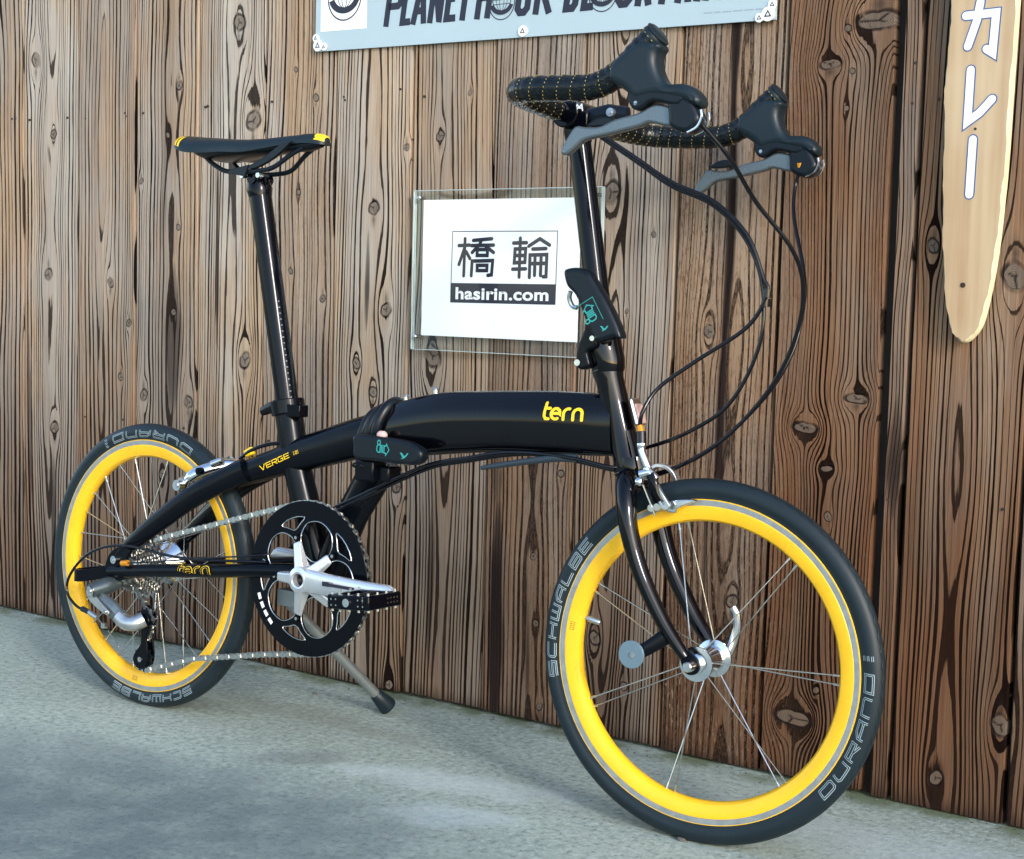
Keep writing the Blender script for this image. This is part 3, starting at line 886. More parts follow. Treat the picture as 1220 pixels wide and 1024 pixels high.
ink(pr, [[off(p) for p in s] for s in k1 + k2], .0058, on(ink_y))
ink(pr, [[off(p) for p in ((.3682, .7699), (.5681, .77), (.5671, .659), (.3669, .6578), (.3682, .7699))]], .0012, on(ink_y), .0004)
pr.add([(*off(p), 0) for p in ()], [])
q = [off(p) for p in ((.3664, .6572), (.5674, .6584), (.5672, .6895), (.3664, .6882))]
pr.add([(a, ink_y - .00045, b) for a, b in q], [(0, 1, 2, 3)])
pr.build('printed_mark', M['ink'], sheet, smooth=False)


def text_mesh(name, txt, size, xscale, shear, offset, spacing=1.0):
    cu = bpy.data.curves.new(name, 'FONT'); cu.body = txt; cu.size = size; cu.shear = shear; cu.offset = offset; cu.space_character = spacing
    cu.dimensions = '2D'; cu.fill_mode = 'BOTH'
    return eval_curve(cu, name)


def place_text(name, txt, x0, x1, z, height, mat, parent, y, shear=0, offset=0.0, slope=0.0, spacing=1.0):
    me = text_mesh(name, txt, 1.0, 1, shear, offset, spacing)
    co = np.empty(len(me.vertices) * 3, np.float32); me.vertices.foreach_get('co', co); co = co.reshape(-1, 3)
    mn, mx = co.min(0), co.max(0)
    X = x0 + (co[:, 0] - mn[0]) / (mx[0] - mn[0]) * (x1 - x0)
    Zz = z + co[:, 1] * height / (mx[1]) + (X - x0) * slope
    me.vertices.foreach_set('co', np.stack([X, np.full_like(X, y), Zz], 1).astype(np.float32).ravel())
    me.materials.append(mat); me.update(); bm_fix(me)
    return link(name, me, parent)


place_text('printed_web_address', 'hasirin.com', .3768 - PX, .5548 - PX, .6632 - PZ, .0185, M['white'], sheet, ink_y - .0007, 0, .028, .007, 1.05)
for (u, z) in ((.3025, .8235), (.2995, .6005), (.637, .8235), (.637, .6005)):
    b_ = MB(); b_.cyl((u - PX, -.0155, z - PZ), (u - PX, .0, z - PZ), .0032, 16); b_.ball((u - PX, -.0155, z - PZ), .0032, 10, (1, .5, 1))
    b_.build('fixing_screw', M['steel'], sign)

# --- long pale-blue banner board
QX, QZ = .0665, 1.0715
SL = -.0159
poster = wallthing('banner', QX, QZ, 0)
tag(poster, 'long pale blue banner board with slanted black capitals above the bicycle', 'banner')
pz = lambda u: (u - QX) * SL
pw = .848
pb = MB(); pb.add([(0, -.007, 0), (pw, -.007, pw * SL), (pw, -.007, .20 + pw * SL), (0, -.007, .20), (0, -.003, 0), (pw, -.003, pw * SL), (pw, -.003, .20 + pw * SL), (0, -.003, .20)],
                  [(0, 1, 2, 3), (7, 6, 5, 4), (0, 4, 5, 1), (1, 5, 6, 2), (2, 6, 7, 3), (3, 7, 4, 0)])
pb.build('panel', M['poster'], poster, smooth=False)
sq = MB(); sx0, sx1 = .0115, .1125
sq.add([(sx0, -.0074, .032), (sx1, -.0074, .0305), (sx1, -.0074, .135), (sx0, -.0074, .1365)], [(0, 1, 2, 3)])
logo_sheet = sq.build('white_square', M['paper'], poster, smooth=False)


def globe(mb, cx, cz, r, y):
    mp = on(y)
    ink(mb, [arc(cx, cz, r, r * 1.05, 0, 360, 40)], r * .07, mp, .0)
    ink(mb, [arc(cx, cz + .22 * r, r * .72, r * .72, 0, 360, 36)], r * .06, mp, .0001)
    for k in (.25, .6): ink(mb, [arc(cx, cz + .22 * r, r * .72 * k, r * .72, 0, 360, 30)], r * .04, mp, .0002)
    for k in (-.4, 0, .4):
        hw = r * .72 * math.sqrt(1 - k * k); ink(mb, [[(cx - hw, cz + .22 * r + k * r * .72), (cx + hw, cz + .22 * r + k * r * .72)]], r * .04, mp, .0004)
    # crescent
    o_ = arc(cx, cz + .05 * r, r * .95, r * .80, 195, 345, 24); i_ = arc(cx, cz + .22 * r, r * .74, r * .74, 205, 335, 24)
    n_ = len(o_); mb.add([(a, y - .0006, b) for a, b in o_ + i_], [(k, k + 1, n_ + k + 1, n_ + k) for k in range(n_ - 1)])


lg = MB(); globe(lg, .0635, .085, .036, -.0076); lg.build('globe_mark', M['ink'], logo_sheet, smooth=False)
# heavy slanted capitals, two of the O's are globes
bl = MB()
lets = [('P', .214, .248), ('L', .2475, .268), ('A', .2720, .2985), ('N', .3045, .3325), ('E', .3370, .3590), ('T', .3620, .3880), ('R', .3980, .4270),
        ('o', .4510, 0), ('C', .4735, .5010), ('K', .5085, .5390), ('B', .5630, .5880), ('L', .5945, .6150), ('o', .6338, 0), ('C', .6540, .6820), ('K', .6880, .7120),
        ('P', .7277, .7530), ('A', .7560, .7775), ('R', .7850, .8080), ('T', .8120, .8370), ('Y', .8560, .8820)]
for ch, u, u2 in lets:
    x = u - QX; z0 = .0315 + pz(u) * .9
    if ch == 'o':
        gm = MB(); disc = arc(x, z0 + .022, .026, .027, 0, 360, 40)
        gm.add([(a, -.0071, b) for a, b in disc[:-1]], [tuple(range(39))]); gm.build('globe_ground', M['poster'], poster, smooth=False)
        gm = MB(); globe(gm, x, z0 + .022, .024, -.0073); gm.build('globe_mark', M['ink'], poster, smooth=False)
        continue
    hh, t_ = .074, .0112; ww = u2 - u - t_ / 2
    t2 = t_ / 2
    lo, hi = t2 * .9, hh - t2 * .9
    x_l, x_r, mid_ = t2, ww + t2 * .3, hh * .48
    SK = {'P': [[(x_l, 0), (x_l, hi), (x_r - .003, hi), (x_r, hi - .006), (x_r, mid_), (x_r - .004, mid_ - .004), (x_l, mid_ - .004)]],
          'L': [[(x_l, hh), (x_l, lo), (x_r + t2, lo)]],
          'A': [[(x_l - .002, 0), (ww * .62, hh)], [(ww * .62, hh), (x_r + .003, 0)], [(x_l + .003, hh * .28), (x_r, hh * .28)]],
          'N': [[(x_l, 0), (x_l, hh)], [(x_l, hh - .002), (x_r, .002)], [(x_r, 0), (x_r, hh)]],
          'E': [[(x_r + t2, hi), (x_l, hi), (x_l, lo), (x_r + t2, lo)], [(x_l, mid_), (x_r, mid_)]],
          'T': [[(ww * .62, 0), (ww * .62, hh)], [(-.002, hi), (x_r + t2, hi)]],
          'R': [[(x_l, 0), (x_l, hi), (x_r - .003, hi), (x_r, hi - .006), (x_r, mid_ + .002), (x_r - .004, mid_ - .003), (x_l, mid_ - .003)], [(x_r - .003, mid_), (x_r, mid_ - .010), (x_r, 0)]],
          'C': [[(x_r, hh * .72), (x_r, hi - .006), (x_r - .005, hi), (x_l + .005, hi), (x_l, hi - .006), (x_l, lo + .006), (x_l + .005, lo), (x_r - .005, lo), (x_r, lo + .006), (x_r, hh * .32)]],
          'K': [[(x_l, 0), (x_l, hh)], [(x_l, hh * .40), (x_r + .003, hh)], [(x_l + .006, hh * .52), (x_r + .004, 0)]],
          'B': [[(x_l, lo), (x_l, hi), (x_r - .003, hi), (x_r, hi - .006), (x_r - .001, mid_ + .004), (x_r - .004, mid_), (x_r, mid_ - .005), (x_r, lo + .006), (x_r - .004, lo), (x_l, lo)], [(x_l, mid_), (x_r - .004, mid_)]],
          'Y': [[(ww * .62, 0), (ww * .62, hh * .42)], [(ww * .62, hh * .40), (-.001, hh)], [(ww * .62, hh * .40), (x_r + .004, hh)]]}[ch]
    lm = MB(); ink(lm, [[(x + a + b * .15, z0 + b) for a, b in p_] for p_ in SK], t_, on(-.0073), 0, False)
    lm.build('printed_letter', M['ink'], poster, smooth=False)
sm = MB()
for k in range(44):
    x = .737 + k * .00245
    if k in (6, 11, 18, 25, 32, 38): continue
    z0 = .0145 + x * SL
    ink(sm, [[(x, z0), (x, z0 + .0020)], [(x, z0 + .0011 + .0008 * (k % 2)), (x + .0011, z0 + .0011)]], .00035, on(-.0073))
sm.build('small_print', M['thinink'], poster, smooth=False)


def clip(u, z, lobes, lab):
    o = wallthing('fixing_tag', u, z, .0072)
    tag(o, lab, 'fixing', 'white plastic tags that hold the banner')
    for (dx, dz, r) in lobes:
        pass
    pts = []
    n_ = 60
    for k in range(n_):
        a = 2 * math.pi * k / n_; best = 0
        for (dx, dz, r) in lobes:
            # ray / circle far hit
            bb_ = dx * math.cos(a) + dz * math.sin(a); disc = bb_ * bb_ - (dx * dx + dz * dz - r * r)
            if disc > 0: best = max(best, bb_ + math.sqrt(disc))
        best = max(best, .004); pts.append((best * math.cos(a), best * math.sin(a)))
    b_ = MB(); b_.plate(pts, -.0022, 0); b_.build('tag_plate', M['whitetag'], o, smooth=False, bevel=.0005)
    m_ = MB()
    for (dx, dz, r) in lobes:
        t = r * .42
        ink(m_, [[(dx - t, dz - t * .7), (dx + t, dz - t * .7), (dx, dz + t), (dx - t, dz - t * .7)]], t * .42, on(-.0024))
    m_.build('printed_mark', M['ink'], o, smooth=False)


clip(.073, 1.081, [(0, 0, .0098), (.0135, -.003, .0066), (-.005, .0125, .0066)], 'white three-lobed tag at the lower left corner of the banner')
clip(.4925, 1.0735, [(0, 0, .0085)], 'round white tag at the middle of the lower edge of the banner')
clip(.9035, 1.066, [(0, 0, .0100), (-.013, -.004, .0066), (.006, .0125, .0066)], 'white three-lobed tag at the lower right corner of the banner')

# --- live-edge board with three painted signs
LX, LZ = 1.2034, .625
LIVE = [(1.1633, 1.0606), (1.1643, 1.0185), (1.1607, .9607), (1.1616, .9236), (1.1643, .849), (1.1665, .7848), (1.1692, .7418), (1.1748, .688), (1.1836, .645), (1.1943, .6303), (1.2034, .6252), (1.215, .6321), (1.2269, .6518), (1.2354, .6945), (1.2414, .7422), (1.2454, .8052), (1.2474, .8469), (1.2492, .9505), (1.2509, 1.0531), (1.252, 1.15), (1.250, 1.30), (1.238, 1.345), (1.207, 1.352), (1.176, 1.343), (1.166, 1.30), (1.163, 1.15)]
lb = wallthing('hanging_board', LX, LZ, 0)
tag(lb, 'long pale live-edge wooden board with white painted katakana on dark planks', 'board sign')
ol = crom([(a - LX, b - LZ) for a, b in LIVE], 6, True)
cxy = (0.0, .36)
inner = []
for i, p in enumerate(ol):
    a, c = ol[i - 1], ol[(i + 1) % len(ol)]; t = c - a; t = t / np.linalg.norm(t); nrm = np.array([-t[1], t[0]])
    jit = .0028 + .0009 * math.sin(i * .7) + .0006 * math.sin(i * 2.1)
    inner.append(p + nrm * jit)
rings = [[(p[0], -.011, p[1]) for p in ol], [(p[0], -.014, p[1]) for p in ol], [(p[0] * 1, -.0205, p[1]) for p in (np.array(ol) * .35 + np.array(inner) * .65)],
         [(p[0], -.0222, p[1]) for p in inner]]
e_ = MB(); e_.loft(rings, True, False); e_.f.append(tuple(range(len(ol) - 1, -1, -1))); e_.m.append(0)
e_.build('sapwood_edge', M['sapwood'], lb)
fc_ = MB(); fc_.add([(p[0], -.0222, p[1]) for p in inner], [tuple(range(len(inner)))]); fc_.build('board_face', M['board'], lb, smooth=False)
kana = [[(1.1862, 1.0386), (1.2245, 1.0397), (1.2222, .9905), (1.2150, .9955)], [(1.2039, 1.0547), (1.2007, 1.0317), (1.1906, 1.0002)],
        [(1.1957, .9707), (1.1950, .906), (1.2100, .9165), (1.2249, .9329)], [(1.2029, .8834), (1.2021, .8142)]]
kana = [[(a - LX, b - LZ) for a, b in s] for s in kana]
wob_k = [[(a + rng.uniform(-.0004, .0004), b) for a, b in s] for s in kana]
b_ = MB(); ink(b_, wob_k, .0136, on(-.0224)); b_.build('painted_outline', M['blueink'], lb, smooth=False)
b_ = MB(); ink(b_, wob_k, .0102, on(-.0228)); b_.build('painted_letters', M['white'], lb, smooth=False)
b_ = MB(); b_.cyl((.0021, -.0226, .2716), (.0021, -.018, .2716), .0018, 10); b_.build('nail_head', M['nail'], lb)
b_ = MB(); b_.cyl((-.0036, -.0230, .0742), (-.0036, -.018, .0742), .0034, 12); b_.build('nail_head', M['nail'], lb)

# ------------------------------------------------------------------ bicycle (x forward, y towards the wall, z up; leaning on its kickstand)
LEAN = .03163
bike = empty('bicycle', (0, 0, 0), (-LEAN, 0, 0))
tag(bike, 'black folding bicycle with bright yellow rims leaning on its kickstand', 'bicycle')
TR = .2266                                   # tyre radius
WB, RAKE, HTA, STEER = .99145, .036, R(72), .06498
k_ax = Vector((-math.cos(HTA), 0, math.sin(HTA)))
nrm = Vector((math.sin(HTA), 0, math.cos(HTA)))
hub0 = Vector((WB, 0, TR)); A0 = hub0 - RAKE * nrm
SR = Matrix.Rotation(STEER, 4, k_ax)
FRONT = Matrix.Translation(A0 + SR.to_3x3() @ (hub0 - A0)) @ SR      # steered frame, origin at the front hub
REAR = Matrix.Translation((0, 0, TR))
F3 = lambda p: tuple(FRONT @ Vector(p))

# ---- wheels
RO, RI = .2002, .1757


def wheel(mw, front):
    rp = [(.2006, -.0085), (.2014, -.0100), (.2008, -.0117), (.2000, -.0117), (.1930, -.0113), (.1926, -.0116), (.1900, -.0117), (.1800, -.0098), (.1762, -.0082), (.1738, -.0050),
          (.1730, 0)]
    prof = rp + [(r, -y) for r, y in reversed(rp[:-1])]
    mats = []
    for j in range(len(prof)):
        jj = j if j < len(rp) else len(prof) - 2 - j
        mats.append(1 if (j in (3,) or jj in (3,)) else 0)
    m_ = MB(); m_.lathe(prof, 144, mats, True)
    wob_ = m_.build('wheel', [M['yellow'], M['track']], bike, mw, ang=28)
    tp = [(.2000, -.0098), (.2030, -.0112)]
    for a in np.linspace(-35, 90, 12): tp.append((TR - .0138 + .0138 * math.sin(R(a)), -.0134 * math.cos(R(a))))
    prof = tp + [(r, -y) for r, y in reversed(tp[:-1])]
    m_ = MB(); m_.lathe(prof, 160, None, False)
    tyre = m_.build('tyre', M['tyre'], wob_, ang=80)
    # sidewall lettering
    TC = TR - .0138

    def side(word_, a_start, a_end, flip, lw=.00185):
        n_ = len(word_); span = R(a_end - a_start)
        h_ = .0112; r_mid = .2116
        pitch = abs(span) * r_mid / h_ / (n_ - .26) if n_ > 1 else 1.2
        paths, W_ = word(word_, pitch * .74, pitch * .26, 1.0, .12)

        def fn(x, y, h):
            t = a0 + span * (x / W_)
            rad = r_mid + (y - .5) * h_ * (1 if not flip else -1)
            s_ = np.clip((rad - TC) / .0138, -.99, .99)
            yy = -.0134 * math.sqrt(1 - s_ * s_) - .00012 - h * 8
            return (rad * math.cos(t), yy, rad * math.sin(t))
        a0 = R(a_start)
        sc = abs(span) * r_mid / W_
        b_ = MB()
        # outline look: pale stroke with a black core
        for i, p in enumerate(paths):
            q = resample(p, .1)
            closed = np.allclose(p[0], p[-1]) and len(p) > 2
            if closed: q = q[:-1]
            for k, (wd, hh) in enumerate(((.25, 0), (.11, .000012))):
                vs, fs = ribbon(q, wd, False, closed)
                b_.mat(k); b_.add([fn(v[0], v[1], hh + i * 1e-6) for v in vs], fs)
        b_.build('tyre_lettering', [M['dimprint'], M['tyre']], wob_, smooth=False)
    if front:
        side('SCHWALBE', 193.2, 141.2, False)
        side('DURANO', -39.6, 4.2, True); side('=', 8.5, 11.8, True)
    else:
        side('DURANO', 63.2, 112.5, True); side('=', 116.5, 120, True)
        side('SCHWALBE', -58.2, -108.2, False)
    # rim marks
    b_ = MB()
    ra = 172 if front else -97
    for k in range(5):
        t = R(ra + k * .75)
        for rr in (.1815, .1855):
            b_.add([(r_ * math.cos(t2), -.01165 + (.1900 - r_) * .0 + (.19 - r_) * .19 - .0003, r_ * math.sin(t2)) for r_, t2 in ((rr, t), (rr + .0028, t), (rr + .0028, t + .004), (rr, t + .004))], [(0, 1, 2, 3)])
    b_.build('rim_print', M['ink'], wob_, smooth=False)
    # hub
    hb = MB()
    if front:
        hb.lathe([(0, -.040), (.0085, -.040), (.0085, -.036), (.012, -.034), (.0125, -.030), (.0215, -.0295), (.0215, -.0265), (.0135, -.0245), (.0120, -.012), (.0130, 0), (.0160, .012), (.0165, .022),
                  (.0235, .024), (.0235, .027), (.0140, .029), (.0125, .034), (.0085, .037), (.0085, .040), (0, .040)], 48)
        fl = ((-.028, .0185), (.0255, .0195))
    else:
        hb.lathe([(0, -.055), (.0075, -.055), (.0075, -.050), (.014, -.048), (.016, -.016), (.0300, -.0140), (.0300, -.0115), (.0150, -.009), (.0165, .018), (.0270, .032), (.0345, .0390), (.0345, .0425), (.0190, .046), (.009, .049), (.009, .055), (0, .055)], 48)
        fl = ((-.0128, .0265), (.0408, .0315))
    hub_ = hb.build('hub', M['alu'], wob_, ang=30)
    # spokes
    rend = .1752

    def spoke(fy, fr, fa, ra_):
        a = (fr * math.cos(R(fa)), fy, fr * math.sin(R(fa))); b = (rend * math.cos(R(ra_)), 0, rend * math.sin(R(ra_)))
        av, bv = Vector(a), Vector(b); d_ = (bv - av)
        s_ = MB(); s_.tube([av, bv], .00085, 6)
        s_.tube([bv - d_.normalized() * .011, bv], .0016, 6)
        s_.ball(a, .0022, 6)
        s_.build('spoke', M['steel'], wob_)
    if front:
        for k in range(7):
            a = 155.0 - k * 51.43
            spoke(fl[0][0], fl[0][1], a + 12, a + 1.9); spoke(fl[1][0], fl[1][1], a - 12, a - 1.9)
    else:
        for k in range(28):
            a = 104.5 + k * 12.857
            sgn = 1 if (k // 2) % 2 else -1
            f_ = fl[k % 2]
            spoke(f_[0], f_[1], a + sgn * 62, a)
    if front:
        v_ = MB(); va = R(169.5)
        p0_, p1_ = [Vector((r_ * math.cos(va), 0, r_ * math.sin(va))) for r_ in (.175, .1515)]
        v_.tube([p0_, p0_.lerp(p1_, .25), p0_.lerp(p1_, .3), p0_.lerp(p1_, .92), p1_], [.003, .003, .0042, .0040, .0028], 12); v_.build('valve', M['brushed'], wob_)
    return wob_


wheel(FRONT, True)
rw = wheel(REAR, False)

# ---- cassette
cas = MB(); cas.cyl((0, -.050, 0), (0, -.014, 0), .016, 24)
cassette = cas.build('cassette', M['brushed'], bike, REAR)
for k, T_ in enumerate((26, 23, 21, 19, 17, 15, 13, 12, 11)):
    y = -.0165 - k * .0037; rad = T_ * .0127 / (2 * math.pi) * .96
    poly = []
    for t in range(T_):
        for da, dr in ((0, -.0022), (.25, -.0016), (.42, .0020), (.58, .0020), (.75, -.0016)):
            a = 2 * math.pi * (t + da + k * .37) / T_; poly.append(((rad + dr) * math.cos(a), (rad + dr) * math.sin(a)))
    b_ = MB(); b_.plate(poly, y, y + .0019); b_.build('sprocket', M['chain'], cassette, smooth=False)

# ---- frame


def sec(x, top, bot, hw, n=28, e=2.6, tilt=0.0, chamfer=0.0):
    cz, hz = (top + bot) / 2, (top - bot) / 2; ring = []
    for a in np.linspace(0, 2 * math.pi, n, endpoint=False):
        c, s_ = math.cos(a), math.sin(a)
        yy = hw * math.copysign(abs(c) ** (2 / e), c); zz = hz * math.copysign(abs(s_) ** (2 / e), s_)
        if chamfer and zz > 0: yy *= 1 - chamfer * (zz / hz) ** 2
        ring.append((x + tilt * zz, yy, cz + zz))
    return ring


def fsec(x, top, bot, hw, tilt=0.0):
    cz, hz = (top + bot) / 2, (top - bot) / 2
    half_ = [(0, 1.0), (.26, .995), (.46, .965), (.53, .93), (.80, .58), (.90, .46), (.975, .30), (1.0, .05), (.985, -.35), (.93, -.66), (.80, -.86), (.58, -.965), (.30, -.995), (0, -1.0)]
    pts_ = half_ + [(-a, b) for a, b in reversed(half_[1:-1])]
    return [(x + tilt * hz * b, hw * a, cz + hz * b) for a, b in pts_]


def interp_secs(keys, n=6):
    out = crom(keys, n)
    return out


fk = [(.452, .4995, .4345, .0250), (.500, .5185, .4400, .0262), (.573, .5355, .4500, .0275), (.643, .5415, .4580, .0285), (.698, .5450, .4625, .0290), (.758, .5480, .4650, .0282), (.812, .5490, .4675, .0250), (.850, .5480, .4700, .0190)]
b_ = MB(); b_.loft([fsec(*q, tilt=-.06) for q in interp_secs(fk)])
main_beam = b_.build('main_beam', M['gloss'], bike, ang=34)
rk = [(.165, .3900, .3620, .0270), (.200, .4080, .3720, .0290), (.240, .4250, .3840, .0270), (.267, .4350, .3920, .0250), (.321, .4570, .4060, .0235), (.377, .4760, .4200, .0235), (.421, .4905, .4310, .0240), (.4515, .4990, .4350, .0245)]
b_ = MB(); b_.loft([sec(*q, e=3.0, tilt=-.10, chamfer=.25) for q in interp_secs(rk)])
rear_beam = b_.build('rear_beam', M['satin'], bike, ang=60)
# thin light pinstripe-like edge seams where the two hydroformed halves meet
for sgn in (-1, 1):
    st_ = [(.225, sgn * .024, .3995, .019), (.185, sgn * .030, .3810, .0185), (.145, sgn * .038, .3600, .0180), (.110, sgn * .044, .3375, .0172), (.083, sgn * .048, .3175, .0165), (.050, sgn * .0525, .2935, .0150), (.022, sgn * .0560, .2720, .0125), (.000, sgn * .0585, .2555, .0095), (-.012, sgn * .060, .2440, .0065)]
    q = crom(st_, 5); b_ = MB()
    b_.tube([p[:3] for p in q], [p[3] for p in q], 16, flat=.60); b_.build('seat_stay', M['satin'], bike, ang=70)
    cs = [(.372, sgn * .030, .262, .0135), (.330, sgn * .040, .2615, .0120), (.273, sgn * .0525, .2570, .0108), (.20, sgn * .0565, .2475, .0104), (.097, sgn * .0585, .2355, .0104), (.02, sgn * .0600, .2250, .0104), (-.025, sgn * .0605, .2190, .0100)]
    q = crom(cs, 5); b_ = MB(); b_.tube([p[:3] for p in q], [p[3] for p in q], 16); b_.build('chain_stay', M['satin'], bike, ang=70)
    dp = crom([(-.030, .214), (-.034, .232), (-.022, .252), (.000, .262), (.020, .258), (.012, .240), (.020, .222), (.0, .208)], 4, True)
    pillow('dropout', [dp], sgn * .0605, .0032, .0010, M['satin'], bike)
    b_ = MB(); b_.cyl((-.012, sgn * .0605, .2400), (-.012, sgn * .0680, .2400), .0062, 20); b_.cyl((-.012, sgn * .068, .24), (-.012, sgn * .0700, .24), .0036, 6)
    b_.build('dropout_bolt', M['alu'], bike)
# derailleur guard loop behind the dropout
gp = crom([(.005, -.062, .2235), (-.030, -.066, .2180), (-.060, -.078, .2110), (-.078, -.083, .2085), (-.090, -.074, .2080), (-.086, -.060, .2090), (-.060, -.055, .2140), (-.028, -.056, .2200)], 5)
b_ = MB()
rings = []
for i, p in enumerate(gp):
    t = gp[min(i + 1, len(gp) - 1)] - gp[max(i - 1, 0)]; t = t / np.linalg.norm(t); nn = np.cross(t, (0, 0, 1)); nn /= np.linalg.norm(nn)
    rings.append([p + nn * .0016 + np.array((0, 0, .0095)), p - nn * .0016 + np.array((0, 0, .0095)), p - nn * .0016 - np.array((0, 0, .0095)), p + nn * .0016 - np.array((0, 0, .0095))])
b_.loft(rings); b_.build('derailleur_guard', M['satin'], bike, bevel=.0008)

# seat tube, bottom bracket, lower strut
BB = Vector((.377, 0, .2570))
b_ = MB(); b_.tube([(.2815, 0, .505), (.2825, 0, .5005), (.300, 0, .425), (.355, 0, .275)], [.0202, .0208, .0208, .0215], 28)
seat_tube = b_.build('seat_tube', M['satin'], bike)
b_ = MB(); b_.tube([(.467, 0, .430), (.452, 0, .408), (.415, 0, .350), (.385, 0, .285), (.378, 0, .262)], [.030, .0255, .0238, .0235, .024], 24); b_.build('lower_strut', M['satin'], bike)
b_ = MB(); b_.cyl((.377, -.036, .257), (.377, .036, .257), .0225, 32); b_.cyl((.377, -.041, .257), (.377, .041, .257), .0195, 32); b_.build('bottom_bracket', M['satin'], bike)
# head tube
a_, c_ = Vector((.8315, 0, .580)), Vector((.8725, 0, .4535)); hd = (c_ - a_)
b_ = MB(); b_.tube([a_ + hd * t for t in (0, .04, .10, .5, .88, .95, 1)], [.0195, .0200, .0182, .0178, .0190, .0208, .0204], 32)
head_tube = b_.build('head_tube', M['gloss'], bike)
for p_, q_, r0_, r1_ in ((a_ - hd * .025, a_ - hd * .002, .0203, .0203), (c_ + hd * .004, c_ + hd * .045, .0208, .0200)):
    b_ = MB(); b_.tube([p_, q_], [r0_, r1_], 32); b_.build('headset_ring', M['anod'], bike)
for p_, q_, r0_ in ((c_ + hd * .0005, c_ + hd * .0035, .0222), (a_ - hd * .0015, a_ + hd * .0015, .0213)):
    b_ = MB(); b_.tube([p_, q_], [r0_, r0_], 32); b_.build('headset_seam', M['brushed'], bike)

# seat clamp and post
pd = Vector((-.076, 0, .336)).normalized()
sp0 = Vector((.2830, 0, .498))
b_ = MB(); b_.tube([sp0 + pd * -.012, sp0 + pd * .010], [.0255, .0255], 28)
b_.box(sp0 + Vector((.028, -.010, -.004)), (.026, .020, .018)); b_.build('seat_clamp', M['anod'], bike, bevel=.0015)
b_ = MB(); b_.tube([(.268, -.012, .4985), (.252, -.010, .4930), (.238, -.008, .4880)], [.0090, .0085, .0065], 10, flat=.6); b_.build('clamp_lever', M['anod'], bike)
top = sp0 + pd * .335
b_ = MB(); b_.tube([sp0, sp0 + pd * .326], [.0170, .0170], 28); seat_post = b_.build('seat_post', M['anod'], bike)
b_ = MB()
pe = Vector((pd.z, 0, -pd.x))       # forward, across the post
for k in range(17):
    q = sp0 + pd * (.012 + k * .0090); wdt = .0052 if k % 5 == 0 else .0034
    ring = []
    for s_ in (-1, 1):
        for aa in np.linspace(-.30, -.30 + wdt / .017, 4):
            ang_ = aa + .15; ring.append(q + (pe * math.cos(ang_) + Vector((0, -1, 0)) * math.sin(ang_ + .55)).normalized() * .01712 + pd * .00045 * s_)
    b_.add(ring, [(i, i + 1, i + 5, i + 4) for i in range(3)])
b_.build('height_scale', M['dimprint'], seat_post, smooth=False)
b_ = MB(); b_.tube([sp0 + pd * .318, sp0 + pd * .330, sp0 + pd * .345], [.0172, .0195, .0160], 24)
b_.cyl(sp0 + pd * .345 + Vector((.004, -.020, 0)), sp0 + pd * .345 + Vector((.004, .020, 0)), .0085, 18); b_.build('seat_post_head', M['anod'], bike)
sb_ = MB()
for dx in (-.012, .021): sb_.cyl(sp0 + pd * .347 + Vector((dx, -.0235, .002)), sp0 + pd * .347 + Vector((dx, -.0150, .002)), .0042, 10)
sb_.build('seat_bolt', M['steel'], bike)

# ---- saddle
sk = [  # x, half width, top z, skirt drop, edge roundness
    (.0780, .0250, .9000, .006, 0), (.0830, .0520, .9010, .017, 0), (.0950, .0640, .9000, .024, 0), (.1180, .0665, .8980, .028, 0), (.1450, .0620, .8960, .027, 0), (.1750, .0500, .8940, .023, 0),
    (.2050, .0370, .8935, .022, 0), (.2400, .0270, .8950, .018, 0), (.2750, .0215, .8975, .016, 0), (.3050, .0190, .8990, .016, 0), (.3250, .0160, .8985, .016, 0), (.3370, .0115, .8955, .014, 0), (.3420, .0045, .8900, .008, 0)]
skp = crom(sk, 4)
rings = []
for (x, hw, tz, dr, _e) in skp:
    ring = []
    for t in np.linspace(-1, 1, 23):
        a = t * math.pi / 2
        yy = hw * math.sin(a) if abs(t) < 2 else 0
        yy = hw * math.copysign(abs(math.sin(a)) ** .8, t)
        zz = tz - dr * (1 - math.cos(a) ** .75) - .004 * math.exp(-(yy / .010) ** 2) * (1 if .10 < x < .30 else .2)
        ring.append((x, yy, zz))
    # underside
    for t in np.linspace(1, -1, 11)[1:-1]:
        ring.append((x, hw * .93 * t, tz - dr * .92 - .001 - .010 * (1 - t * t) * 0 + .004 * (1 - t * t)))
    rings.append(ring)
b_ = MB(); b_.loft(rings); saddle = b_.build('saddle', M['rubber'], bike, ang=60)
b_ = MB()   # hard shell below the cover


def shell_ring(x, hw, z0, z1): return [(x, hw * math.cos(a), (z0 + z1) / 2 + (z1 - z0) / 2 * math.sin(a)) for a in np.linspace(0, 2 * math.pi, 18, endpoint=False)]


b_.loft([shell_ring(*q) for q in ((.108, .040, .866, .884), (.130, .048, .862, .880), (.165, .040, .864, .884), (.22, .024, .868, .886), (.27, .017, .872, .888), (.315, .013, .874, .890), (.330, .008, .878, .890))])
b_.build('saddle_shell', M['plastic'], saddle)
b_ = MB()
for sgn in (-1, 1):
    b_.tube(crom([(.118, sgn * .030, .872), (.135, sgn * .026, .8580), (.158, sgn * .023, .8465), (.185, sgn * .022, .8440), (.225, sgn * .022, .8445), (.255, sgn * .020, .8490), (.285, sgn * .014, .8680), (.305, sgn * .010, .878)], 6), .0036, 10)
b_.build('saddle_rail', M['plastic'], saddle)
b_ = MB()
side_pl = [(.165, .8440), (.238, .8560), (.300, .8800), (.286, .8800), (.243, .8640), (.205, .8530)]
pillow('saddle_arm', [[(.170, .8420), (.206, .8360), (.213, .8535), (.176, .8470)]], -.0265, .0022, .0008, M['plastic'], saddle)
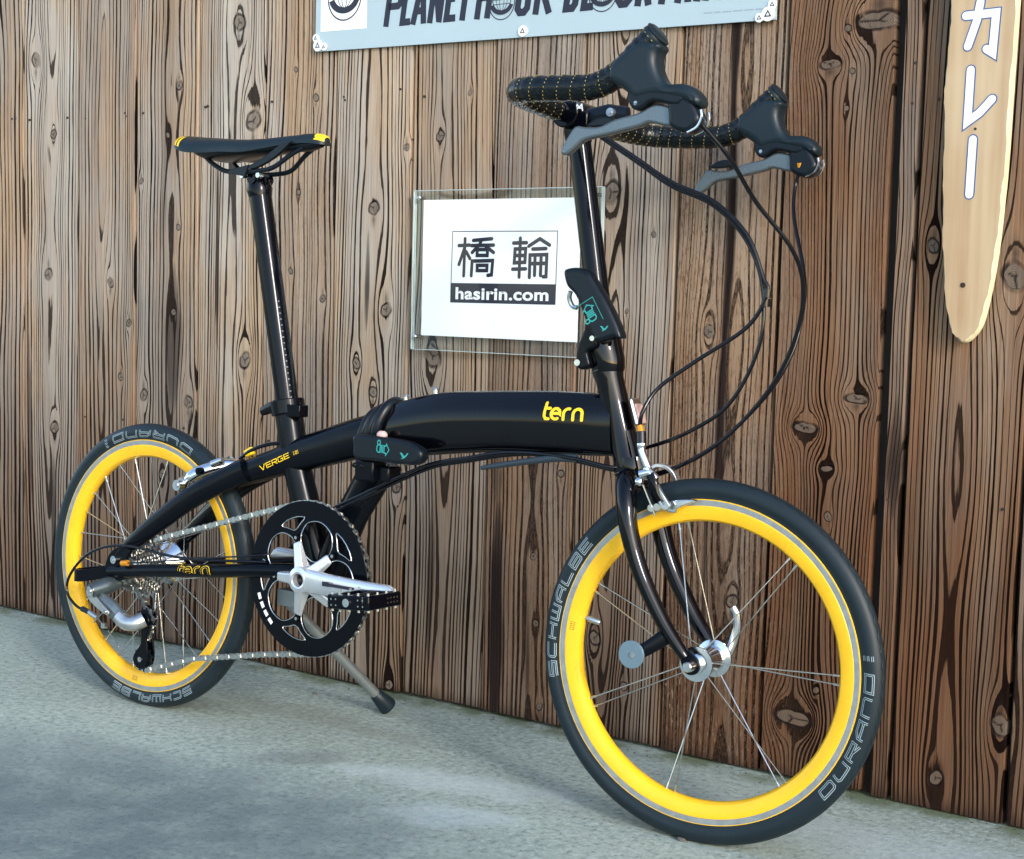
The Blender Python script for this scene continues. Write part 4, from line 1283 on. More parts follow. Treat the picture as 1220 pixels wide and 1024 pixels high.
pillow('saddle_arm', [crom([(.208, .8500), (.240, .8630), (.280, .8840), (.293, .8835), (.262, .8620), (.225, .8480)], 3, True)], -.0240, .0030, .0010, M['plastic'], saddle)


def saddle_strip(name, x0, x1, y0, y1, curve):
    """a strip of yellow cover lying on the saddle skin"""
    b2 = MB(); vs = []; nn_ = 8; mm = 8
    for i in range(nn_ + 1):
        for j in range(mm + 1):
            y = y0 + (y1 - y0) * j / mm
            x = (x0 + (x1 - x0) * i / nn_) + curve(y)
            kf = [q for q in skp if q[0] <= x] or [skp[0]]
            i0 = min(len(kf) - 1, len(skp) - 2); A_, B_ = skp[i0], skp[i0 + 1]; t = (x - A_[0]) / max(B_[0] - A_[0], 1e-6); t = min(max(t, 0), 1)
            hw = A_[1] + (B_[1] - A_[1]) * t; tz = A_[2] + (B_[2] - A_[2]) * t; dr = A_[3] + (B_[3] - A_[3]) * t
            u_ = y * hw
            sa = min(abs(y), .999) ** (1 / .8); ca = math.sqrt(max(0, 1 - sa * sa))
            z = tz - dr * (1 - ca ** .75) - .004 * math.exp(-(u_ / .010) ** 2) * (1 if .10 < x < .30 else .2)
            vs.append((x + (.0007 if x > .2 else -.0003), u_ * 1.012, z + .0007))
    b2.add(vs, [(i * (mm + 1) + j, i * (mm + 1) + j + 1, (i + 1) * (mm + 1) + j + 1, (i + 1) * (mm + 1) + j) for i in range(nn_) for j in range(mm)])
    b2.build(name, M['yellowpaint'], saddle, ang=70)


saddle_strip('saddle_nose_patch', .3270, .3405, -.98, .98, lambda y: -.012 * (1 - abs(y)) ** 1.5 * 0 + (-.006 if abs(y) < .3 else 0) * 0)
for k in range(3):
    for s_ in (-1, 1):
        saddle_strip('saddle_tail_stripe', .0815 + k * .0075, .0860 + k * .0075, s_ * .70, s_ * .995, lambda y, k=k: .012 * (abs(y) - .70))

# ---- frame hinge: rubber-covered bands and a long lever
b_ = MB()
for x, w_ in ((.4490, .0064), (.4625, .0064), (.4775, .0078)):
    zc = .4665 + (x - .45) * .45; hz = .0385; hy = .0290
    ring = [(x - .010 * math.sin(a) * -1, hy * math.cos(a), zc + hz * math.sin(a)) for a in np.linspace(0, 2 * math.pi, 40, endpoint=False)]
    b_.tube(ring, w_, 10, closed=True)
b_.build('hinge_band', M['plastic'], bike)
hl = crom([(.4575, .4705), (.4950, .4710), (.5353, .4690), (.5584, .4654), (.5734, .4585), (.5772, .4508), (.5742, .4425), (.5644, .4368), (.5462, .4357), (.5000, .4362), (.4600, .4373), (.4555, .4540)], 4, True)
hinge_lever = pillow('hinge_lever', [hl], -.0440, .0100, .0050, M['plastic'], bike)
b_ = MB(); b_.box((.470, -.030, .4210), (.034, .030, .030)); b_.box((.492, -.020, .4175), (.030, .030, .022)); b_.cyl((.452, -.046, .427), (.452, -.020, .427), .0040, 14); b_.cyl((.466, -.046, .4265), (.466, -.020, .4265), .0040, 14)
b_.build('hinge_block', M['satin'], bike, bevel=.003)
b_ = MB(); b_.ball((.497, -.040, .4725), .0085, 14, (1, .8, .75)); b_.build('hinge_button', simple('pinkish_metal', (.55, .36, .33), .35), bike)


def local(o3, ux, uz, s):
    """map logo units to a vertical plane"""
    return lambda a, b, h: tuple(np.array(o3) + np.array(ux) * a * s + np.array(uz) * b * s - np.array((0, h, 0)))


b_ = MB(); ink(b_, LOCKMARK, .085, local((.500, -.0543, .4480), (1, 0, -.06), (.06, 0, 1), .0195)); b_.build('lock_symbol', M['teal'], hinge_lever, smooth=False)
b_ = MB(); fn_ = local((.5400, -.0543, .4440), (1, 0, -.06), (.1, 0, 1), .0155); b_.add([fn_(a, b, 0) for a, b in BIRD], [tuple(range(len(BIRD)))]); b_.build('bird_symbol', M['teal'], hinge_lever, smooth=False)

# frame lettering


def beam_side(x, z):
    """y of the near face of the main / rear beam (or stay) at x,z"""
    ks = fk if x > .452 else rk
    xs_ = [q[0] for q in ks]
    top_ = np.interp(x, xs_, [q[1] for q in ks]); bot_ = np.interp(x, xs_, [q[2] for q in ks]); hw_ = np.interp(x, xs_, [q[3] for q in ks])
    cz, hz = (top_ + bot_) / 2, (top_ - bot_) / 2; zz = np.clip((z - cz) / hz, -.98, .98)
    e = 3.2 if x > .452 else 3.0; ch = .34 if x > .452 else .25
    y = hw_ * (1 - abs(zz) ** e) ** (1 / e)
    if zz > 0: y *= 1 - ch * zz ** 2
    if x > .452: y = hw_ * np.interp(zz, [-.995, -.965, -.86, -.66, -.35, .05, .30, .46, .58, .93], [.30, .58, .80, .93, .985, 1.0, .975, .90, .80, .53])
    return -y


b_ = MB()


def fn_tern(a, b, h):
    x = .7545 + a * .0202; z = .5115 + b * .0170 + a * .0006
    return (x, beam_side(x, z) - .0011 - h, z)


ink(b_, TERN, .22, fn_tern, sub=.12); b_.build('frame_lettering', M['yellowpaint'], main_beam, smooth=False)
vp, vw = word('VERGE', 1.0, .32, .9, .0)
b_ = MB()


def fn_verge(a, b, h):
    t = a / vw; x = .2580 + t * .0540 - b * .0030; z = .4015 + t * .0240 + b * .0078
    return (x, beam_side(x, z) - .0013 - h, z)


ink(b_, vp, .15, fn_verge, sub=.2)
vp2, vw2 = word('==O==', .4, .25, .9, .0)


def fn_v2(a, b, h):
    t = a / vw2; x = .3165 + t * .0180 - b * .0020; z = .4285 + t * .0068 + b * .0048
    return (x, beam_side(x, z) - .0013 - h, z)


ink(b_, vp2[3:-3], .14, fn_v2, sub=.2)
b_.build('frame_lettering', M['yellowpaint'], rear_beam, smooth=False)
b_ = MB()


def fn_cs(a, b, h):
    x = .1330 + a * .0228; z0 = .2400 + (x - .133) * .128
    zz = (b - .5) * .0140
    y = -(.0575 + math.sqrt(max(.0104 ** 2 - zz * zz, 0))) - .0004 - h
    return (x, y, z0 + zz + .001)


ink(b_, TERN, .24, fn_cs, sub=.12); b_.build('stay_lettering', M['yellowpaint'], bike, smooth=False)
b_ = MB(); ink(b_, TERN, .14, lambda a, b, h: (lambda q: (q[0], q[1] - .0005, q[2]))(fn_cs(a, b, h)), sub=.12); b_.build('stay_lettering', M['satin'], bike, smooth=False)
# bottle-boss bolts on top of the beam
for x, z in ((.505, .5235), (.557, .5365)):
    b_ = MB(); b_.cyl((x, 0, z - .006), (x, 0, z + .0025), .0042, 14); b_.ball((x, 0, z + .003), .0045, 12, (1, 1, .7)); b_.build('frame_bolt', M['steel'], bike)
# flat spring lever under the beam
b_ = MB(); b_.tube(crom([(.806, -.022, .4655), (.78, -.026, .4655), (.735, -.030, .4570), (.690, -.032, .4470), (.664, -.033, .4415)], 4), [.0050] * 12 + [.0046] * 5, 10, flat=.55) if False else \
    b_.tube(crom([(.806, -.022, .4640), (.78, -.026, .4630), (.735, -.030, .4550), (.690, -.032, .4460), (.664, -.033, .4405)], 4), np.linspace(.0058, .0030, 17), 10)
b_.build('latch_lever', M['slate'], bike)

# ---- fork (steered space)
b_ = MB()
for sgn in (-1, 1):
    fp = [(-.1140, sgn * .012, .2180, .0150), (-.1105, sgn * .026, .2120, .0160), (-.1020, sgn * .040, .1900, .0150), (-.0950, sgn * .0450, .1620, .0138), (-.0830, sgn * .0455, .1260, .0128), (-.0660, sgn * .0455, .0900, .0120), (-.0400, sgn * .0450, .0480, .0108), (-.0160, sgn * .0440, .0180, .0092), (-.0080, sgn * .0435, .0090, .0078)]
    q = crom(fp, 6); f_ = MB(); f_.tube([p[:3] for p in q], [p[3] for p in q], 22, flat=.88)
    f_.build('fork_blade', M['gloss'], bike, FRONT, ang=70)
    dpo = crom([(-.022, .022), (-.010, .020), (.006, .010), (.0105, .000), (.007, -.009), (-.003, -.0115), (-.010, -.006), (-.016, .008)], 4, True)
    pillow('fork_dropout', [dpo], sgn * .0415, .0028, .0009, M['satin'], bike, FRONT)
b_.tube([(-.1165, 0, .2440), (-.1150, 0, .2330), (-.1130, 0, .2180), (-.1110, 0, .2050)], [.0195, .0210, .0200, .0120], 24); b_.build('fork_crown', M['gloss'], bike, FRONT)
# axle, nut and quick-release
b_ = MB(); b_.cyl((0, -.0560, 0), (0, -.040, 0), .0062, 20, .0088); b_.cyl((0, -.0560, 0), (0, -.0575, 0), .0062, 20, .0050); b_.cyl((0, .040, 0), (0, .056, 0), .009, 20); b_.build('axle_nut', M['alu'], bike, FRONT)
b_ = MB(); b_.tube(crom([(.002, .057, .0), (.006, .060, .006), (.010, .063, .020), (.013, .064, .038), (.011, .062, .054), (.007, .060, .062)], 5), [.0075] * 3 + list(np.linspace(.0072, .0050, 20)) + [.0050] * 3, 12, flat=.55); b_.build('quick_release_lever', M['alu'], bike, FRONT)
# magnet disc on its bracket
b_ = MB(); b_.cyl((-.072, -.0640, .0060), (-.072, -.0605, .0060), .0172, 40); b_.build('magnet_disc', M['grey_plastic'], bike, FRONT, bevel=.0006)
b_ = MB(); b_.cyl((-.0695, -.0655, .0062), (-.0695, -.0600, .0062), .0036, 14); b_.build('disc_bolt', M['steel'], bike, FRONT)
b_ = MB(); b_.tube([(-.072, -.058, .006), (-.056, -.055, .014), (-.042, -.050, .025), (-.032, -.046, .034)], [.009, .0085, .0095, .010], 10, flat=.4); b_.build('disc_bracket', M['satin'], bike, FRONT)

# ---- handlepost (steered space)
b_ = MB(); b_.tube([(-.158, 0, .3500), (-.1585, 0, .3540), (-.1600, 0, .3640), (-.1660, 0, .3800), (-.1690, 0, .3990)], [.0200, .0215, .0225, .0235, .0225], 28)
b_.build('stem_base', M['gloss'], bike, FRONT)
b_ = MB(); b_.tube([(-.1700, 0, .3990), (-.1715, 0, .4100), (-.1780, 0, .4350), (-.2200, 0, .6480)], [.0215, .0185, .0160, .0150], 28); b_.build('stem_post', M['anod'], bike, FRONT)
stl = crom([(-.2101, .4764), (-.2038, .4794), (-.191, .4801), (-.1758, .4751), (-.1644, .4614), (-.146, .4368), (-.1280, .4060), (-.1244, .3935), (-.1340, .3935), (-.1502, .388), (-.1596, .388), (-.1690, .400), (-.1799, .4227), (-.192, .4449), (-.2045, .4559), (-.21, .4689)], 4, True)
stem_lever = pillow('stem_lever', [stl], -.0290, .0110, .0055, M['plastic'], bike, FRONT)
sub = crom([(-.1790, .4250), (-.1817, .4021), (-.1905, .3773), (-.1890, .3560), (-.1806, .3515), (-.1704, .3576), (-.1745, .3742), (-.1614, .3823), (-.1640, .4020)], 4, True)
pillow('stem_latch', [sub], -.0220, .0085, .0035, M['satin'], bike, FRONT)
b_ = MB(); b_.cyl((-.1875, -.0320, .3600), (-.1875, -.0290, .3600), .0042, 14); b_.cyl((-.1630, -.0415, .3915), (-.1630, -.0385, .3915), .0034, 12); b_.build('latch_bolt', M['steel'], bike, FRONT)
b_ = MB(); b_.tube(crom([(-.2035, -.030, .4500), (-.2060, -.028, .4420), (-.2020, -.026, .4320), (-.1950, -.026, .4300)], 4), .0032, 8); b_.build('latch_hook', M['brushed'], bike, FRONT)
sdir = np.array((-.0505, 0, .0805)); sdir /= np.linalg.norm(sdir); sacr = np.array((sdir[2], 0, -sdir[0]))


def local_st(o2, s):
    o3 = np.array((o2[0], -.0403, o2[1]))
    return lambda a, b, h: tuple(o3 + sdir * a * s + np.array((-sacr[0], 0, -sacr[2])) * b * s - np.array((0, h, 0)))


b_ = MB(); ink(b_, LOCKMARK, .085, local_st((-.1560, .4180), .0200)); b_.build('lock_symbol', M['teal'], stem_lever, smooth=False)
b_ = MB(); ink(b_, [[(-.25, -.25), (1.35, -.25), (1.35, 1.15)]], .04, local_st((-.1560, .4180), .0200)); b_.build('lock_symbol', M['teal'], stem_lever, smooth=False)
b_ = MB(); fn_ = local_st((-.1470, .4035), .0120)
sb2 = lambda a, b: tuple(np.array((-.1530, -.0403, .4010)) + np.array((a, 0, b)) * .0120)
b_.add([sb2(a, b) for a, b in BIRD], [tuple(range(len(BIRD)))]); b_.build('bird_symbol', M['teal'], stem_lever, smooth=False)
# head badge plate on the front of the head tube
b_ = MB(); b_.box((-.112, -.004, .302), (.006, .026, .036), Matrix.Rotation(R(-18), 3, 'Y')); b_.build('luggage_block', M['alu'], bike, FRONT, bevel=.003)
b_ = MB(); b_.box((-.1075, -.004, .300), (.004, .018, .026), Matrix.Rotation(R(-18), 3, 'Y')); b_.build('luggage_block_pad', simple('pinkish_pad', (.42, .27, .24), .4), bike, FRONT, bevel=.0015)

# ---- handlebar (steered space)
HZ = .6780
half = [(-.2255, .0, HZ), (-.2255, .035, HZ), (-.2265, .085, HZ + .001), (-.2260, .125, HZ + .002), (-.2200, .156, HZ + .002), (-.2030, .1780, HZ + .001), (-.175, .186, HZ), (-.140, .187, HZ - .001), (-.105, .187, HZ - .001), (-.082, .187, HZ + .006), (-.0625, .187, HZ + .0185), (-.0445, .187, HZ + .0360), (-.0275, .187, HZ + .0505)]
full = [(x, -y, z) for x, y, z in reversed(half[1:])] + half
bar = crom(full, 6)
b_ = MB(); b_.tube([p for p in bar if abs(p[1]) < .058], .0125, 24)
handlebar = b_.build('handlebar', M['anod'], bike, FRONT)
for sgn in (-1, 1):
    hp = crom([(x, sgn * y, z) for x, y, z in half[1:]], 8)
    seg = [p for p in hp if abs(p[1]) > .050]
    b_ = MB(); rr_ = [.0150 + .0005 * math.sin(i * 1.7) for i in range(len(seg))]; rr_[0] = .0135
    b_.tube(seg, rr_, 28); b_.build('bar_tape', M['tape'], handlebar)
    # yellow stitched seams of the tape
    L_ = [0]
    for i in range(1, len(seg)): L_.append(L_[-1] + np.linalg.norm(seg[i] - seg[i - 1]))
    b_ = MB(); tot = L_[-1]; s_ = .012
    while s_ < tot - .050:
        i = int(np.searchsorted(L_, s_)); i = min(max(i, 1), len(seg) - 1)
        t_ = (s_ - L_[i - 1]) / (L_[i] - L_[i - 1]); c0 = seg[i - 1] + (seg[i] - seg[i - 1]) * t_
        tg = seg[i] - seg[i - 1]; tg = tg / np.linalg.norm(tg)
        up = np.array((0, 0, 1.)) - tg * tg[2]; up /= np.linalg.norm(up); sd3 = np.cross(tg, up)
        tilt = .0034
        ring = [c0 + .01565 * (math.cos(a) * up + math.sin(a) * sd3) + tg * tilt * math.cos(a - .6) for a in np.linspace(0, 2 * math.pi, 41)]
        for j in range(0, 40, 2): b_.tube([ring[j], ring[j] * .3 + ring[j + 1] * .7], .00046, 5)
        s_ += .0180 if s_ > .03 or sgn < 0 else .0050
    b_.build('tape_stitching', M['stitch'], handlebar)
    b_ = MB(); e0 = np.array(half[-1]) * (1, sgn, 1); e1 = np.array(half[-2]) * (1, sgn, 1); dd = (e0 - e1) / np.linalg.norm(e0 - e1)
    b_.tube([e0 - dd * .002, e0 + dd * .0015, e0 + dd * .0040, e0 + dd * .0050, e0 + dd * .0062, e0 + dd * .0085], [.0160, .0162, .0150, .0162, .0162, .0125], 28); b_.build('bar_end_plug', M['rubber'], handlebar)
    b_ = MB(); ring = [e0 - dd * .0015 + .0166 * (math.cos(a) * np.array((0, sgn, 0)) + math.sin(a) * np.cross(dd, (0, sgn, 0))) for a in np.linspace(0, 2 * math.pi, 33)]
    for j in range(0, 32, 2): b_.tube([ring[j], ring[j] * .35 + ring[j + 1] * .65], .00055, 5)
    b_.build('tape_stitching', M['stitch'], handlebar)
    # brake hood: rubber sleeve round the bar end, body reaching forward and down
    y_ = sgn * .187
    b_ = MB()
    HOOD = [(-.0440, .7230), (-.0555, .7150), (-.0694, .7050), (-.0775, .6935), (-.0755, .6800), (-.0620, .6725), (-.0520, .6660), (-.0450, .6590), (-.0380, .6570), (-.0187, .6600), (.0127, .6550), (.0330, .6480), (.0385, .6520), (.0375, .6585), (.0309, .6665), (.0229, .6716), (.0126, .6739), (-.0027, .6745), (-.0115, .6832), (-.0175, .6975), (-.0175, .7080), (-.0135, .7150), (-.0165, .7205), (-.0300, .7240)]
    hood = pillow('brake_hood', [crom(HOOD, 4, True)], y_, .0170, .0100, M['rubber'], bike, FRONT, ang=80)
    # pivot cheek under the hood
    pk = crom([(-.0500, .6640), (-.0440, .6480), (-.0330, .6475), (-.0180, .6555), (.0120, .6500), (.0160, .6650), (-.0300, .6760)], 3, True)
    pillow('lever_pivot', [pk], y_, .0150, .0030, M['plastic'], hood)
    b_ = MB(); b_.cyl((-.0395, y_ - .0150, .6535), (-.0395, y_ + .0150, .6535), .0024, 12); b_.build('pivot_pin', M['steel'], hood)
    hd_ = crom([(.0000, .6560), (.0140, .6600), (.0260, .6560), (.0350, .6430), (.0385, .6340), (.0335, .6250), (.0215, .6195), (.0035, .6265), (.0000, .6420)], 4, True)
    pillow('lever_head', [hd_], y_, .0135, .0050, M['plastic'], hood)
    b_ = MB(); b_.tube(crom([(.0390, y_ - .010, .6440), (.0400, y_ - .010, .6360), (.0350, y_ - .010, .6255), (.0240, y_ - .010, .6200)], 4), .0014, 6)
    b_.tube(crom([(.0390, y_ + .010, .6440), (.0400, y_ + .010, .6360), (.0350, y_ + .010, .6255), (.0240, y_ + .010, .6200)], 4), .0014, 6); b_.build('head_trim', M['alu'], hood)
    lv = crom([(-.0169, .6530), (.0080, .6450), (.0030, .6280), (-.0242, .6325), (-.0379, .6285), (-.0769, .6205), (-.1055, .6155), (-.1178, .6070), (-.1290, .5990), (-.1350, .6000), (-.1355, .6060), (-.1278, .6200), (-.1190, .6310), (-.1063, .6300), (-.0880, .6300), (-.0690, .6372), (-.0550, .6405), (-.0388, .6440)], 4, True)
    pillow('brake_lever', [lv], y_ - .002, .0062, .0028, M['lever'], hood)
    sh_ = crom([(-.1122, .6335), (-.0999, .6420), (-.0837, .6435), (-.0743, .6370), (-.0921, .6330)], 4, True)
    pillow('shift_paddle', [sh_], sgn * .176, .0035, .0016, M['plastic'], hood)
# stem clamp
b_ = MB(); b_.tube([(-.2255, -.034, HZ), (-.2255, .034, HZ)], [.0195, .0195], 28); b_.tube([(-.2200, 0, .6420), (-.2240, 0, .6640)], [.0170, .0185], 24)
b_.box((-.2050, 0, .6680), (.020, .056, .022)); b_.build('bar_clamp', M['anod'], bike, FRONT, bevel=.002)
b_ = MB(); b_.tube([(-.200, -.012, .6720), (-.172, -.012, .6765), (-.145, -.012, .6750)], [.013, .0135, .0100], 18, flat=.7); b_.build('accessory_clamp', M['plastic'], bike, FRONT)
b_ = MB(); b_.cyl((-.1640, -.0260, .6770), (-.1640, -.0200, .6770), .0055, 14); b_.cyl((-.1640, -.0275, .6770), (-.1640, -.0255, .6770), .003, 6); b_.build('clamp_bolt', M['brushed'], bike, FRONT)
b_ = MB(); ink(b_, [[(0, .1), (.15, .9), (.45, .55), (.75, .9), (.9, .1)], [(.1, .45), (.8, .45)]], .16, lambda a, b, h: (-.2090 + a * .011, -.0215 - h - .012, .6780 + b * .0095)); b_.build('bar_mark', M['white'], handlebar, FRONT.inverted() @ FRONT, smooth=False)

# ---- crankset
CR = .1120
ring = [arc(BB.x, BB.z, CR, CR, 0, 360, 97)[:-1]]
petals, tris = [], []
for k in range(5):
    a0 = 75 + 72 * k

    def P_(rr, da, a0=a0): return (BB.x + rr * math.cos(R(a0 + da)), BB.z + rr * math.sin(R(a0 + da)))
    pe_ = crom([P_(.0275, 0), P_(.036, 26), P_(.050, 31), P_(.066, 27), P_(.081, 16), P_(.0865, 0), P_(.081, -16), P_(.066, -27), P_(.050, -31), P_(.036, -26)], 4, True)
    petals.append(pe_)
    a1 = a0 + 36

    def Q_(rr, da, a1=a1): return (BB.x + rr * math.cos(R(a1 + da)), BB.z + rr * math.sin(R(a1 + da)))
    tris.append([np.array(q) for q in [Q_(.0725, 0), Q_(.0735, 3), Q_(.080, 9), Q_(.0860, 14.5), Q_(.0885, 15), Q_(.0895, 13), Q_(.0905, 7), Q_(.0908, 0), Q_(.0905, -7), Q_(.0895, -13), Q_(.0885, -15), Q_(.0860, -14.5), Q_(.080, -9), Q_(.0735, -3)]])
chainring = pillow('chainring', ring + petals + tris, -.0470, .0022, .0006, M['anod'], bike, ang=30)
b_ = MB()
for ol_ in petals + tris: b_.tube([(p[0], -.0492, p[1]) for p in ol_], .00075, 6, closed=True)
b_.build('machined_edge', M['alu'], chainring)
NT = 53; poly_o = []
for t in range(NT):
    for da, dr in ((0, 0.0), (.22, .0004), (.40, .0045), (.60, .0045), (.78, .0004)):
        a = 2 * math.pi * (t + da) / NT; poly_o.append((BB.x + (CR + dr - .0032) * math.cos(a), BB.z + (CR + dr - .0032) * math.sin(a)))
pin = arc(BB.x, BB.z, CR - .006, CR - .006, 0, 360, 60)[:-1]
pillow('chainring_teeth', [poly_o, pin], -.0440, .0011, .0, M['chain'], chainring, ang=30)
for k in range(5):
    a = R(39 + 72 * k); x, z = BB.x + .0615 * math.cos(a), BB.z + .0615 * math.sin(a)
    b_ = MB(); b_.cyl((x, -.0525, z), (x, -.046, z), .0052, 16); b_.build('chainring_bolt', M['anod'], chainring)
    b_ = MB(); b_.cyl((x, -.0530, z), (x, -.0526, z), .0026, 6); b_.build('bolt_socket', M['steel'], chainring)
    sp_ = MB(); d3 = np.array((math.cos(a), 0, math.sin(a))); t3 = np.array((-math.sin(a), 0, math.cos(a))); c3 = np.array(BB)
    rings = []
    for rr, w_, y0, y1 in ((.012, .0130, -.064, -.048), (.024, .0105, -.0615, -.0495), (.040, .0090, -.0580, -.0500), (.052, .0085, -.0550, -.0500), (.0550, .0075, -.0540, -.0503)):
        o_ = c3 + d3 * rr; rings.append([o_ + t3 * w_ + (0, y1, 0), o_ + t3 * w_ * .7 + (0, y0, 0), o_ - t3 * w_ * .7 + (0, y0, 0), o_ - t3 * w_ + (0, y1, 0)])
    sp_.loft(rings); sp_.build('spider_arm', M['silver'], chainring, bevel=.0016)
b_ = MB(); b_.lathe([(.0095, -.0600), (.0095, -.0690), (.0120, -.0700), (.0185, -.0680), (.0200, -.0600), (.0200, -.0480), (.0095, -.0480)], 40)
for i in range(len(b_.v)): b_.v[i] = (b_.v[i][0] + BB.x, b_.v[i][1], b_.v[i][2] + BB.z)
b_.build('crank_boss', M['silver'], chainring)
b_ = MB(); b_.cyl((BB.x, -.060, BB.z), (BB.x, -.058, BB.z), .0100, 24); b_.build('crank_bolt', M['anod'], chainring)
b_ = MB()
for k in range(4):
    a0, a1 = R(199 + k * 8), R(204.5 + k * 8)
    b_.add([(BB.x + r_ * math.cos(a), -.0493, BB.z + r_ * math.sin(a)) for r_, a in ((.0955, a0), (.1015, a0), (.1015, (a0 + a1) / 2), (.1015, a1), (.0955, a1), (.0955, (a0 + a1) / 2))], [(0, 1, 2, 5), (5, 2, 3, 4)])
b_.build('ring_lettering', M['white'], chainring, smooth=False)
# crank arms
def crank(y0, y1, sgn, name):
    rings = []
    for t in np.linspace(0, 1, 12):
        x = BB.x + sgn * (.012 + t * .158); y = y0 + (y1 - y0) * t ** .7; hz = .0172 - .0030 * math.sin(min(t, 1) * 2.0); hy = .0072
        rings.append([(x, y + hy * math.copysign(abs(math.cos(a)) ** .7, math.cos(a)), BB.z + .0015 * t + hz * math.copysign(abs(math.sin(a)) ** .8, math.sin(a))) for a in np.linspace(0, 2 * math.pi, 20, endpoint=False)])
    xe = BB.x + sgn * .170
    for da in np.linspace(0, 80, 6)[1:]:
        rings.append([(xe + sgn * .0135 * math.sin(R(da)), y1 + .0072 * math.copysign(abs(math.cos(a)) ** .7, math.cos(a)), BB.z + .0015 + .0142 * math.cos(R(da)) * math.copysign(abs(math.sin(a)) ** .8, math.sin(a))) for a in np.linspace(0, 2 * math.pi, 20, endpoint=False)])
    m_ = MB(); m_.loft(rings); return m_.build(name, M['silver'], bike, ang=50)


arm = crank(-.0620, -.0760, 1, 'crank_arm')
b_ = MB()
for k in range(3): b_.box((.4120 + k * .0042, -.0706 - k * .0003, .2605), (.0018, .0006, .0090), Matrix.Rotation(R(-22), 3, 'Y'))
b_.box((.4620, -.0800, .2600), (.056, .0006, .0042)); b_.box((.438, -.0795, .2605), (.012, .0006, .0065)); b_.build('crank_print', M['ink'], arm, smooth=False)
crank(.062, .076, -1, 'crank_arm')


def pedal(y_in, y_out, x, z, tilt):
    Mr = Matrix.Rotation(tilt, 3, 'Y'); c0 = np.array((x, 0, z))
    def T(px, py, pz_): return tuple(c0 + np.array(Mr @ Vector((px, 0, pz_))) + np.array((0, py, 0)))
    s_ = 1 if y_out > y_in else -1; L_ = abs(y_out - y_in)
    m_ = MB()
    def bx(px, py, pz_, sx_, sy_, sz_): m_.box(T(px, py, pz_), (sx_, sy_, sz_), Mr)
    ym = (y_in + y_out) / 2
    m_.cyl(T(0, y_in + s_ * .004, 0), T(0, y_out - s_ * .002, 0), .0095, 18)
    for sx_ in (-1, 1): bx(sx_ * .0310, ym, 0, .0095, L_ * .92, .0190)
    for yy in (y_in + s_ * .011, y_out - s_ * .006): bx(0, yy, 0, .0540, .0100, .0190)
    bx(0, ym, 0, .0560, .0080, .0120)
    body_ = m_.build('pedal', M['anod'], bike, bevel=.0018)
    a_ = MB(); a_.cyl(T(0, y_in - s_ * .012, 0), T(0, y_in + s_ * .010, 0), .0062, 14); a_.build('pedal_axle', M['alu'], body_)
    a_ = MB(); a_.cyl(T(0, y_out - s_ * .003, 0), T(0, y_out + s_ * .0015, 0), .0056, 16); a_.build('pedal_cap', M['alu'], body_)
    p_ = MB()
    for sx_ in (-1, 1):
        for yy in np.linspace(y_in + s_ * .010, y_out - s_ * .008, 4):
            for sz_ in (-1, 1): p_.cyl(T(sx_ * .0310, yy, sz_ * .009), T(sx_ * .0310, yy, sz_ * .0128), .0017, 8)
    for yy in (y_out - s_ * .006,):
        for px in (-.016, 0, .016):
            for sz_ in (-1, 1): p_.cyl(T(px, yy, sz_ * .009), T(px, yy, sz_ * .0128), .0017, 8)
    # bright dimples on the outer and front faces
    for px in (-.027, -.019, .019, .027):
        for pz_ in (-.004, .004): p_.cyl(T(px, y_out + s_ * -.0008, pz_), T(px, y_out - s_ * .003, pz_), .0013, 6)
    for yy in np.linspace(y_in + s_ * .012, y_in + s_ * .032, 4):
        for pz_ in (-.003, .003): p_.cyl(T(.0361, yy, pz_), T(.033, yy, pz_), .0014, 6)
    p_.build('pedal_pin', M['steel'], body_)


pedal(-.0880, -.1620, BB.x + .170, BB.z + .0015, R(-5))
pedal(.0880, .1620, BB.x - .170, BB.z + .0015, R(-40))

# ---- derailleur
DY = -.066
b_ = MB(); b_.tube([(-.0190, -.050, .2020), (-.0190, -.060, .2010), (-.0240, -.074, .1970), (-.0300, -.094, .1920)], [.0105, .0130, .0138, .0118], 20)
derailleur = b_.build('derailleur', M['slategrey'], bike)
b_ = MB(); b_.cyl((-.0305, -.0945, .1916), (-.0310, -.0965, .1912), .0085, 18); b_.cyl((-.0310, -.0965, .1912), (-.0312, -.0980, .1910), .0045, 10); b_.build('mount_bolt', M['alu'], derailleur)
b_ = MB(); b_.tube(crom([(-.0400, -.0780, .1830), (-.0250, -.0780, .1760), (.0000, -.0760, .1640), (.0180, -.0740, .1520)], 5), [.0135] * 4 + [.0140] * 8 + [.0125] * 4, 14, flat=.7); b_.build('derailleur_link', M['lever'], derailleur)
b_ = MB(); b_.tube(crom([(.0130, -.0740, .1550), (.0270, -.0720, .1470), (.0410, -.0660, .1470), (.0490, -.0560, .1530)], 5), [.0120] * 10 + [.0125] * 6, 16); b_.build('derailleur_knuckle', M['brushed'], derailleur)
b_ = MB(); b_.tube([(-.0520, -.0800, .1540), (-.0420, -.0790, .1500), (-.0330, -.0780, .1470)], [.0038, .0044, .0036], 12); b_.build('cable_barrel', M['brushed'], derailleur)
b_ = MB(); b_.tube([(-.034, -.078, .147), (-.012, -.076, .133)], [.0011, .0011], 6); b_.tube([(-.009, -.076, .130), (.012, -.072, .1060)], [.0011, .0011], 6); b_.box((-.018, -.0765, .136), (.009, .006, .008)); b_.build('cable_end', M['steel'], derailleur)
cg = crom([(.0330, .1560), (.0470, .1610), (.0560, .1500), (.0520, .1260), (.0560, .1000), (.0540, .0830), (.0420, .0740), (.0300, .0760), (.0235, .0870), (.0290, .0990), (.0400, .1130), (.0390, .1340), (.0320, .1440)], 4, True)
